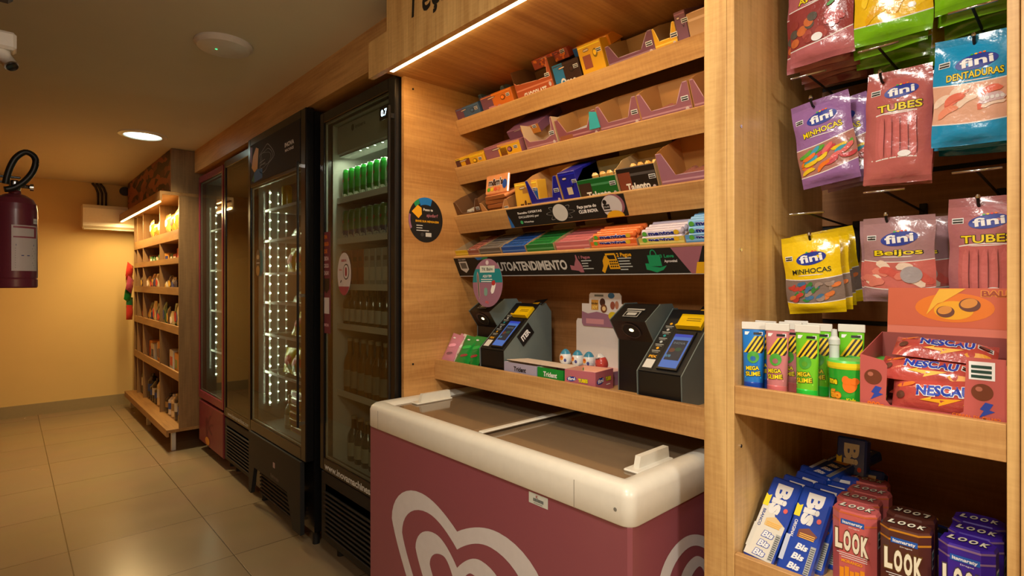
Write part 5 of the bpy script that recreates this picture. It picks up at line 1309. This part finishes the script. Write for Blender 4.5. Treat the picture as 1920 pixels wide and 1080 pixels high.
b.prism([(-.385, -.118), (.385, -.118), (.385, .118), (-.385, .118)], fr, .0005, .002, BLACKM)
b.poly([(-.36, -.02), (-.335, .045), (-.28, .090), (-.235, .075), (-.255, -.04), (-.31, -.055)], fr, paint((232, 170, 30)), .0028); b.poly([(-.31, -.115), (-.315, -.058), (-.255, -.042), (-.17, -.052), (-.17, -.105)], fr, paint((24, 104, 180)), .0026); b.poly([(-.36, -.10), (-.31, -.115), (-.315, -.06)], fr, paint((20, 120, 90)), .0024); b.poly([(-.385, .02), (-.36, .0), (-.345, .10), (-.385, .11)], fr, paint((120, 60, 120)), .0024)
GLN = paint((150, 150, 146))
for k in range(3):
    P = [(-.12 + (.115 - .02 * k) * math.cos(t) * (1 + .25 * math.cos(3 * t)), .0 + (.070 - .012 * k) * math.sin(t) * (1 + .3 * math.sin(2 * t + k))) for t in rng(0, 6.2832, 44)[:-1]]
    Q = [(-.12 + (a + .12) * .96, c * .95) for a, c in P]; b.band(P, Q, fr, GLN, .0026 + k * .0003)
for k in range(2): b.cap(-.17 + k * .01, -.01 - k * .018, .10, .004, .1, fr, GLN, .0036)
b.text('INOVA', .245, .018, .022, fr, WHITEP, wd=.13, bold=.04, w=.003); b.text('MACHINES', .245, -.012, .014, fr, WHITEP, wd=.12, bold=.02, w=.003)
b.build('header_print', df3)
b = MB(); b.box(-.034, -.022, 2.722, 2.732, .62, 1.95, BLACK, .003)
for z in (.64, 1.28, 1.93): b.box(-.024, 0, 2.723, 2.731, z - .008, z + .008, CHROME)
b.build('handle', df3)
b = MB(); b.disc(0, 0, .040, .080, FRONT(-.0005, 3.40, 1.46), paint((90, 66, 40)), .001); b.disc(.0, -.045, .030, .030, FRONT(-.0005, 3.40, 1.46), paint((196, 160, 90)), .0014); b.disc(0, .035, .022, .014, FRONT(-.0005, 3.40, 1.46), paint((206, 190, 150)), .0014)
b.cap(0, 0, .06, .006, 0, FRONT(-.0005, 3.40, 1.46), WHITEP, .0014)
o = tag(b.build('round_sticker'), 'small oval brown sticker on glass of the LED dotted fridge', 'sticker'); o.location = (1.090, 0, 0)
leds(r3, .105, 3.512, .60, 1.90, 24, 70, 'led_dot_bright', .0055)
leds(r3, .165, 3.541, .60, 1.90, 24, 16, 'led_reflection_mid', .0042); leds(r3, .215, 3.541, .60, 1.90, 24, 16, 'led_reflection_mid', .004)  # fainter glowing dot columns stand in for reflections of the LED strip
lamp('fridge_led_light', 'AREA', (1.150, 3.50, 1.25), 2.2, (.90, 1, .80), .02, 1.3, (R(-90), 0, R(42)))
def snack(col, W, H, T, accents=()):
    b = MB(); m = foil(col)
    f = lambda u, v: T * max(0, 1 - abs(2 * u / W) ** 3) * max(0, math.sin(math.pi * v / H)) + .0015 * math.sin(u * 130 + v * 90)
    b.grid(lambda u, v: (-f(u, v), -u, v), rng(-W / 2, W / 2, 10), rng(0, H, 10), m, True, flip=True); b.grid(lambda u, v: (f(u, v), -u, v), rng(-W / 2, W / 2, 10), rng(0, H, 10), m, True)
    for (a, c, rx, rz, cc) in accents: b.disc(a * W / 2, c * H, rx * W / 2, rz * H, lambda p, q, w=0: (-f(p, max(0, min(H, q))) - w - .001, -p, q), paint(cc), .0015)
    return b.build('snack_pack')
sn1 = snack((212, 200, 60), .13, .15, .024, ((0, .5, .5, .2, (220, 60, 40)), (.3, .25, .3, .12, (60, 140, 60))))
GS = 'yellow snack packs in the LED dotted fridge'
place(sn1, (1.235, 3.27, 1.403), (0, R(10), 0), 'yellow snack pack on third shelf of the LED dotted fridge', 'snack pack', GS)
for x, y, z, ry, rz, lb in ((1.235, 3.13, 1.403, 8, 6, 'right yellow snack pack on third shelf of LED dotted fridge'), (1.24, 3.20, 1.033, 24, 8, 'yellow snack pack leaning on lower shelf of the LED dotted fridge'), (1.24, 3.08, 1.033, 20, -6, 'right yellow snack pack on lower shelf of the LED dotted fridge'),
        (1.24, 3.31, .803, 10, 12, 'leftmost yellow snack pack above the yellow boxes'), (1.23, 3.21, .803, 16, -6, 'middle yellow snack pack above the yellow boxes'), (1.23, 3.10, .803, 6, 6, 'right yellow snack pack above the yellow boxes'),
        (1.30, 3.24, .803, 0, 20, 'rear left yellow snack pack above the yellow boxes'), (1.30, 3.10, .803, 5, -16, 'rear right yellow snack pack above the yellow boxes')):
    dup(sn1, (x, y, z), (0, R(ry), R(rz)), lb, GS)
sn2 = snack((196, 204, 172), .16, .11, .034)
place(sn2, (1.24, 3.24, 1.603), (0, R(48), 0), 'shiny clear salad pack on upper shelf of LED dotted fridge', 'snack pack', 'shiny clear packs in the LED dotted fridge')
dup(sn2, (1.24, 3.08, 1.603), (0, R(44), R(8)), 'right shiny clear pack on upper shelf of the LED dotted fridge', 'shiny clear packs in the LED dotted fridge')
dup(sn2, (1.24, 3.22, 1.228), (0, R(54), R(-5)), 'shiny clear pack on middle shelf of the LED dotted fridge', 'shiny clear packs in the LED dotted fridge')
dup(sn2, (1.24, 3.06, 1.228), (0, R(50), R(5)), 'right shiny clear pack on middle shelf of the LED dotted fridge', 'shiny clear packs in the LED dotted fridge')
pb = None
for i in range(6):
    if pb is None:
        b = MB(); b.box(0, .12, -.09, .09, 0, .040, foil((214, 176, 40)), .006); b.rect(-.07, .07, .010, .030, FRONT(0), paint((150, 70, 30)), .0005); pb = b.build('yellow_pack'); o = pb
    else: o = pb.copy(); COL.objects.link(o)
    place(o, (1.21, 3.13, .4765 + i * .0408), (0, 0, R(random.uniform(-5, 5))), 'yellow flat pack in the stack at the bottom of LED dotted fridge', 'food pack', 'stacked yellow flat packs at the fridge bottom')
place(bottle((150, 154, 140), (200, 200, 190), .20, .034), (1.24, 3.29, .4765), (0, 0, 0), 'pale bottle at the bottom beside the stacked yellow packs', 'bottle')
b = MB(); b.lathe([(.028, 0), (.03, .004), (.03, .13), (.024, .14)], (0, 0, 0), foil((206, 200, 50)), 14); b.build('yellow_can')
place(D.objects['yellow_can'], (1.24, 3.16, 1.9), (0, 0, 0), 'yellow can on small rack at top of LED dotted fridge', 'can'); D.objects['yellow_can'].location.z = 1.790; D.objects['yellow_can'].location.y = 3.35

# empty looking fridge
r2, X0, D2, t2, df2 = fridge('dark empty looking fridge with black door between maroon and LED dotted fridges', 1.130, 3.610, 4.245, 2.205, (24, 22, 20), (.80, 1.15, 1.50, 1.82), mat('fridge_inside_tan', (110, 92, 62), .5), .46, FG2, stile=.045, xb=1.69)
feet(r2, 3.61, 4.245, D2)
b = MB(); b.box(.004, .03, 3.615, 4.24, .09, .385, BLACKM, .004); b.build('apron', r2); grille(r2, 3.66, 4.19, .12, .34, -.006)
b = MB(); fr = FRONT(0, 3.93, .43); b.text('www.inovamachines.com', 0, 0, .026, fr, paint((180, 180, 172)), wd=.46, bold=.03, w=.0008); b.build('web_address', df2)
b = MB(); b.box(-.016, 0, 3.612, 3.640, 2.145, 2.2, CHROME, .003); b.build('hinge', df2)
# maroon fridge
MAR = (122, 40, 54)
r1, X0, D1, t1_, df1 = fridge('maroon framed fridge with LED dots next to the far wooden shelf', 1.130, 4.272, 4.955, 2.190, MAR, (.80, 1.12, 1.44, 1.76), DARKIN, .485, FG, stile=.040, wire=True, xb=1.69)
feet(r1, 4.272, 4.955, D1)
b = MB(); b.box(.002, .03, 4.277, 4.95, .075, .405, mat('maroon_apron', (110, 34, 46), .4), .008); ap1 = b.build('apron', r1)
b = MB(); fr = FRONT(.002, 4.61, .24)
for k in range(5): b.cap(-.05 + .05 * math.cos(k * 1.3), -.02 + .03 * math.sin(k * 1.9), .20, .02, .5 + k * .5, fr, paint((90, 26, 40)), .0008 + k * .0002, bend=.03)
b.disc(-.08, -.12, .06, .03, fr, paint((196, 130, 40)), .0022); b.build('apron_print', ap1)
leds(r1, .11, 4.885, .60, 1.95, 22, 40, 'led_dot_maroon', .0055); leds(r1, .22, 4.91, .60, 1.95, 22, 12, 'led_dot_dim', .0042); leds(r1, .32, 4.91, .60, 1.95, 22, 12, 'led_dot_dim', .004)
lamp('fridge_led_light', 'AREA', (1.190, 4.88, 1.3), 1.3, (.90, 1, .80), .02, 1.3, (R(-90), 0, R(42)))
for i, (y, z, c) in enumerate(((4.55, 1.12, (200, 110, 50)), (4.45, 1.12, (180, 90, 60)), (4.58, .80, (190, 200, 200)), (4.48, .80, (70, 110, 90)), (4.52, 1.44, (214, 120, 60)), (4.55, .492, (180, 170, 150)), (4.50, 1.76, (200, 120, 50)))):
    place(bottle(c, (200, 190, 170), .22, .033), (1.26, y, z + .004), (0, 0, 0), None, 'bottle', 'bottles inside the maroon framed fridge')['label'] = 'small bottle inside the maroon framed fridge'

# ------------------------------------------------------------------ far wooden shelf
fu = thing('far_shelving_unit', 'tall wooden shelving unit with lit canopy at the far end', 'shelving unit', (0, 0, 0))
UX, UY0, UY1 = 1.0, 4.992, 7.10
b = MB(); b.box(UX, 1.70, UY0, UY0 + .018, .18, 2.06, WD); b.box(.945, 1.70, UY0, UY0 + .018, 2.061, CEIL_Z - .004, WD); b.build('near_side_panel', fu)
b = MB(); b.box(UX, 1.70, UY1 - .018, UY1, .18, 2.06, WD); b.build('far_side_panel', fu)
b = MB(); b.box(1.36, 1.38, UY0 + .018, UY1 - .018, .18, 2.06, WB); b.build('back_panel', fu)
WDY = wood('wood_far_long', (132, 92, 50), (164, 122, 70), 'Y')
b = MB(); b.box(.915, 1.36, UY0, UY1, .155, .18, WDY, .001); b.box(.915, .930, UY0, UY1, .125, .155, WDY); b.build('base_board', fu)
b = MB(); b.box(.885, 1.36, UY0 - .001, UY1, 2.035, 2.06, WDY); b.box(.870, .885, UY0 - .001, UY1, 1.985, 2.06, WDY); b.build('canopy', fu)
b = MB(); b.box(.8695, .8845, UY0 + .04, UY1 - .10, 1.975, 1.9845, emi('far_led', (255, 206, 120), 14)); b.build('led_strip', fu)
lamp('far_strip_light', 'AREA', (.878, 6.05, 1.972), 27, (1, .72, .33), .02, 2.0)
lamp('far_canopy_light', 'AREA', (.93, 6.05, 2.030), 4.0, (1, .60, .18), .02, 2.0)
for x in (.96, 1.30):
    for y in (UY0 + .06, 6.1, UY1 - .06):
        b = MB(); b.box(x, x + .03, y, y + .03, 0, .155, mat('white_leg', (206, 204, 196), .4)); b.build('leg', fu)
DIV = (5.735, 6.56, 6.90)
for y in DIV:
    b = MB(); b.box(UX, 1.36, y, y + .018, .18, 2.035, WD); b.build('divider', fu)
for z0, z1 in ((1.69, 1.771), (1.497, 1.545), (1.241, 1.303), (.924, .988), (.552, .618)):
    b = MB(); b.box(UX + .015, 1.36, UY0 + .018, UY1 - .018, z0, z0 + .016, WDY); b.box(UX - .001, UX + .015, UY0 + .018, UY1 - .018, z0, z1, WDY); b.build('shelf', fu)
mm = D.materials.new('mural_print'); mm.use_nodes = True; n = mm.node_tree.nodes; L = mm.node_tree.links
tc = n.new('ShaderNodeTexCoord'); vr = n.new('ShaderNodeTexVoronoi'); vr.inputs['Scale'].default_value = 9; mp = n.new('ShaderNodeMapping'); mp.inputs['Scale'].default_value = (1, .7, 2.2)
rp = n.new('ShaderNodeValToRGB'); rp.color_ramp.elements[0].color = lin((36, 28, 22)); rp.color_ramp.elements[1].color = lin((136, 74, 44)); rp.color_ramp.elements[0].position = .35; rp.color_ramp.elements[1].position = .6
L.new(tc.outputs['Object'], mp.inputs[0]); L.new(mp.outputs[0], vr.inputs['Vector']); L.new(vr.outputs['Color'], rp.inputs[0]); L.new(rp.outputs[0], n['Principled BSDF'].inputs['Base Color'])
b = MB(); b.box(.945, .960, UY0 + .018, UY1, 2.075, CEIL_Z - .006, mm); b.build('mural_board', fu)
# goods on the far shelf: every pack, bottle and box by itself
rd = random.Random(11)
bays = ((5.012, 5.733), (5.755, 6.558), (6.580, 6.898))
levels = ((1.787, 'top', .20), (1.514, 'second', .13), (1.258, 'third', .19), (.941, 'fourth', .26), (.569, 'fifth', .26), (.181, 'base', .30))
pal = {'top': [(214, 150, 60), (224, 170, 90), (200, 120, 50)], 'second': [(190, 60, 50), (230, 200, 160), (60, 70, 110), (200, 140, 60), (60, 120, 70)], 'third': [(210, 200, 170), (70, 60, 60), (190, 160, 100), (60, 66, 90)],
       'fourth': [(30, 46, 84), (210, 190, 130), (50, 90, 60), (226, 216, 190), (80, 60, 50)], 'fifth': [(206, 140, 60), (206, 200, 186), (200, 196, 180), (60, 70, 90)], 'base': [(30, 34, 44), (40, 44, 56), (210, 190, 150), (30, 30, 34), (206, 200, 190)]}
names = {'top': ('snack bag', 'far_snack_bag'), 'second': ('small box', 'grocery_box'), 'third': ('snack bag', 'far_snack_bag'), 'fourth': ('snack bag', 'far_snack_bag'), 'fifth': ('box', 'grocery_box'), 'base': ('bottle', 'drink_bottle')}
bn = ('nearest', 'middle', 'farthest')
for (z, lv, hh) in levels:
    for bi, (ya, yb) in enumerate(bays):
        wd_ = .15 if lv in ('top', 'fifth') else .11
        n_ = max(2, int((yb - ya) / wd_)); 
        if lv == 'base': n_ = int((yb - ya) / .105)
        for i in range(n_):
            if rd.random() < .10: continue
            c = rd.choice(pal[lv]); y = lerp(ya, yb, (i + .5) / n_); wq = (yb - ya) / n_ * .86; h = hh * rd.uniform(.55, .92); x = rd.uniform(1.035, 1.06); cat, nm = names[lv]
            b = MB()
            if lv == 'base':
                Rr = min(.048, wq / 2); b.lathe([(Rr * .9, 0), (Rr, .01), (Rr, h * .72), (Rr * .5, h * .88), (Rr * .3, h * .9), (Rr * .3, h)], (0, 0, 0), foil(c), 12); b.lathe([(Rr * 1.02, h * .3), (Rr * 1.02, h * .6)], (0, 0, 0), paint(rd.choice([(190, 190, 180), (40, 70, 140), (150, 120, 70)])), 12); x = 1.03 + Rr
            elif cat == 'snack bag':
                T = .022; W = wq; H = h; m = foil(c)
                f = lambda u, v: T * max(0, 1 - abs(2 * u / W) ** 3) * max(0, math.sin(math.pi * v / H)) ** .5
                b.grid(lambda u, v: (-f(u, v), -u, v), rng(-W / 2, W / 2, 6), rng(0, H, 6), m, True, flip=True); b.grid(lambda u, v: (f(u, v), -u, v), rng(-W / 2, W / 2, 6), rng(0, H, 6), m, True)
                b.disc(0, H * .5, W * .3, H * .2, lambda p, q, w=0: (-f(p, q) - w - .001, -p, q), paint(rd.choice([(200, 60, 50), (240, 230, 210), (40, 60, 120), (230, 180, 60)])), .001)
            else:
                b.box(0, .09, -wq / 2, wq / 2, 0, h, paint(c), .003); b.rect(-wq * .35, wq * .35, h * .3, h * .7, FRONT(0), paint(rd.choice([(190, 60, 50), (240, 230, 210), (40, 60, 120), (120, 150, 80)])), .0006)
            o = b.build(nm)
            place(o, (x, y, z + .001), (0, 0, R(rd.uniform(-8, 8))), '%s on the %s of the far wooden unit, %s bay' % (cat, 'base board' if lv == 'base' else lv + ' shelf', bn[bi]), cat, '%s pieces on %s level, %s bay of far unit' % (cat, lv, bn[bi]))
# bags hanging on the aisle side of the far unit
for i, (dz, dy, c) in enumerate(((0, 0, (200, 60, 50)), (-.10, .04, (220, 90, 60)), (-.14, -.03, (170, 70, 90)), (-.24, .02, (40, 130, 60)), (-.34, .05, (50, 120, 70)), (-.42, -.02, (200, 60, 50)))):
    W, H, T = .14, .15, .02; b = MB(); m = foil(c); f = lambda u, v: T * max(0, 1 - abs(2 * u / W) ** 3) * max(0, math.sin(math.pi * v / H)) ** .5
    b.grid(lambda u, v: (-f(u, v), -u, v - H), rng(-W / 2, W / 2, 6), rng(0, H, 6), m, True, flip=True); b.grid(lambda u, v: (f(u, v), -u, v - H), rng(-W / 2, W / 2, 6), rng(0, H, 6), m, True)
    place(b.build('hanging_bag'), (.925 - .01 * (i % 2), 6.78 + dy, 1.53 + dz), (R(rd.uniform(-25, 25)), 0, R(-30)), '%s bag in the cluster hanging at far edge of the far unit' % ('green' if c[1] > c[0] else 'red'), 'snack bag', '%s bags hanging in a cluster at far edge' % ('green' if c[1] > c[0] else 'red'))

# ------------------------------------------------------------------ end wall and ceiling things
ac = thing('air_conditioner', 'white wall air conditioner high on the cream end wall', 'air conditioner', (.80, 7.338, 1.90))
b = MB(); ACW = mat('ac_white', (226, 216, 190), .4)
b.prism([(0, .03), (-.16, 0), (-.215, .03), (-.22, .215), (-.20, .25), (0, .25)], frame((-.235, 0, 0), (0, 1, 0), (0, 0, 1)), 0, .50, ACW); b.build('casing', ac)
b = MB(); b.box(-.225, .255, -.200, -.06, -.004, .004, mat('ac_flap', (206, 196, 170), .4)); b.build('air_flap', ac)
for i in range(3):
    b = MB(); x = .71 + i * .034; b.tube([(x, 7.318, 2.151), (x, 7.318, 2.30), (x - .02, 7.318, 2.36), (x - .05, 7.318, 2.401)], .012, mat('dark_conduit', (60, 44, 28), .5)); 
    tag(b.build('conduit'), 'dark conduit pipe rising above the air conditioner, %s of three' % ('leftmost', 'middle', 'rightmost')[i], 'pipe')
b = MB(); b.lathe([(.048, 0), (.048, .03), (.03, .034)], (.945, 7.305, 2.345), mat('vent_dark', (50, 40, 28), .5), 20, 'Y'); tag(b.build('wall_vent'), 'small round dark vent cap near top of end wall', 'vent')
dl = thing('downlight', 'bright round recessed ceiling downlight near the far end', 'ceiling light', (.713, 4.69, CEIL_Z))
b = MB(); b.lathe([(.150, 0), (.148, -.008), (.118, -.012), (.112, -.004)], (0, 0, 0), WHITE, 32); b.build('bezel', dl)
b = MB(); b.lathe([(0, -.006), (.111, -.006), (.111, -.0045)], (0, 0, 0), emi('downlight_glow', (226, 255, 240), 5), 32); b.build('diffuser', dl)
ap_ = thing('access_point', 'round white ceiling disc with tiny green light above the aisle', 'access point', (.703, 2.646, CEIL_Z))
b = MB(); b.lathe([(.115, 0), (.118, -.010), (.105, -.024), (.05, -.032), (0, -.034)], (0, 0, 0), mat('disc_white', (206, 196, 186), .4), 32); b.build('shell', ap_)
b = MB(); b.lathe([(0, -.0345), (.005, -.0335), (.005, -.031)], (-.03, .0, 0), emi('green_led', (60, 255, 140), 2), 10); b.build('status_light', ap_)
b = MB(); b.lathe([(.012, 0), (.012, -.006), (0, -.008)], (.62, 1.985, CEIL_Z), mat('disc_white', (206, 196, 186), .4), 12); tag(b.build('smoke_sensor'), 'tiny round white sensor on the ceiling above the fridges', 'sensor')
for i, (x, y) in enumerate(ADDED_LAMPS):
    l = thing('added_ceiling_lamp', ('round ceiling lamp nearest the left wall end', 'round ceiling lamp at the back of the room', 'round ceiling lamp above the candy bays')[i], 'ceiling light', (x, y, CEIL_Z))  # unseen fixture for the added lights, hung low to light the ceiling
    b = MB(); b.lathe([(.06, 0), (.06, -.02), (.012, -.024), (.012, -.115), (.19, -.13), (.19, -.150), (.18, -.150), (.18, -.134), (.012, -.122)], (0, 0, 0), WHITE, 32); b.build('housing', l)
    b = MB(); b.lathe([(.17, -.136), (.178, -.150)], (0, 0, 0), emi('added_lamp_diffuser', (255, 236, 205), 5), 32); b.build('diffuser', l)
sc = thing('security_camera', 'small white security camera at top of the left wall', 'security camera', (-.058, 2.33, 2.04))
b = MB(); b.box(0, .078, -.035, .03, .03, .085, WHITE, .008); b.tube([(.05, 0, .03), (.052, -.01, .01)], .014, WHITE); b.build('bracket', sc)
b = MB(); b.tube([(.040, -.005, .022), (.066, -.035, -.022)], .019, WHITE, 16); b.build('barrel', sc)
b = MB(); b.tube([(.0665, -.0355, -.0225), (.069, -.038, -.027)], .015, BLACK, 14); b.build('lens', sc)
bx = thing('wall_bracket', 'black square bracket with round metal fitting at top left edge', 'bracket', (-.058, 2.0, 2.13))
b = MB(); b.box(0, .068, -.02, .03, -.025, .05, BLACK, .010); b.build('plate', bx)
b = MB(); b.lathe([(.020, 0), (.020, -.010), (.012, -.013)], (.046, -.021, .012), mat('copper_fitting', (150, 100, 70), .3, metal=1), 18, 'Y'); b.build('fitting', bx)

# ------------------------------------------------------------------ fire extinguisher on the left wall
EXR = mat('extinguisher_maroon', (112, 44, 62), .3, coat=.3)
ex = thing('fire_extinguisher', 'maroon fire extinguisher with black hose hanging on the left wall', 'fire extinguisher', (.022, 3.28, 1.322))
b = MB(); Rr = .078
b.lathe([(Rr * .94, 0), (Rr, .006), (Rr, .038), (Rr * .975, .042), (Rr, .046), (Rr, .345), (Rr * .96, .372), (Rr * .80, .396), (Rr * .5, .412), (.022, .418), (.020, .432)], (0, 0, 0), EXR, 36); cy = b.build('cylinder', ex)
b = MB(); ang = lambda a, c, w=0: ((Rr + w) * math.sin(a / Rr + .52), -(Rr + w) * math.cos(a / Rr + .52), c)
b.grid(lambda u, v: ang(u, v, .0010), rng(-.052, .050, 14), rng(.075, .275, 2), paint((206, 196, 196)), True); b.grid(lambda u, v: ang(u, v, .0015), rng(-.046, .044, 14), rng(.22, .27, 2), paint((150, 60, 80)), True)
b.grid(lambda u, v: ang(u, v, .0020), rng(-.046, .030, 12), rng(.226, .262, 2), paint((206, 196, 196)), True)
b.rect(-.038, .030, .184, .192, ang, paint((70, 80, 140)), .0018)
for k in range(9): b.rect(-.040, .036 - .006 * (k % 3), .088 + k * .0105, .0905 + k * .0105, ang, paint((120, 116, 120)), .0018)
b.rect(-.020, .010, .140, .144, ang, paint((70, 80, 140)), .0022)
b.rect(.028, .052, .285, .308, ang, WHITEP, .0012); b.text('INMETRO', .040, .296, .004, ang, BLKP, wd=.02, w=.0018)
b.build('label_sticker', cy)
b = MB(); b.lathe([(.018, .430), (.020, .436), (.020, .470), (.012, .478)], (0, 0, 0), CHROME, 16); b.tube([(0, 0, .455), (.048, -.025, .450)], .009, CHROME); b.lathe([(.016, 0), (.016, .012)], (.050, -.030, .448), CHROME, 14, 'X'); b.build('valve', ex)
b = MB(); b.box(-.075, .02, -.012, .012, .485, .495, BLACK, .003); b.box(-.06, .02, -.010, .010, .462, .470, BLACK, .002); b.build('lever', ex)
b = MB(); K = [(-.03, .455), (-.026, .482), (-.016, .525), (.003, .572), (.033, .601), (.060, .590), (.069, .562), (.060, .520), (.042, .485), (.018, .455), (-.010, .434), (-.040, .425)]
P = []
for i in range(len(K) - 1):                 # smooth the hose
    k0, k1, k2, k3 = K[max(0, i - 1)], K[i], K[i + 1], K[min(len(K) - 1, i + 2)]
    for t in (0, .25, .5, .75):
        P.append(tuple(.5 * (2 * k1[a] + (k2[a] - k0[a]) * t + (2 * k0[a] - 5 * k1[a] + 4 * k2[a] - k3[a]) * t * t + (3 * k1[a] - k0[a] - 3 * k2[a] + k3[a]) * t ** 3) for a in (0, 1)))
P = [(x, -.03 - .03 * i / len(P), z) for i, (x, z) in enumerate(P)]
b = MB()
b.tube(P, .0125, mat('hose_rubber', (20, 24, 22), .4), 12); b.build('hose', ex)
b = MB(); b.box(-.0795, -.045, -.02, .02, .33, .37, BLACK); b.build('wall_hanger', ex)
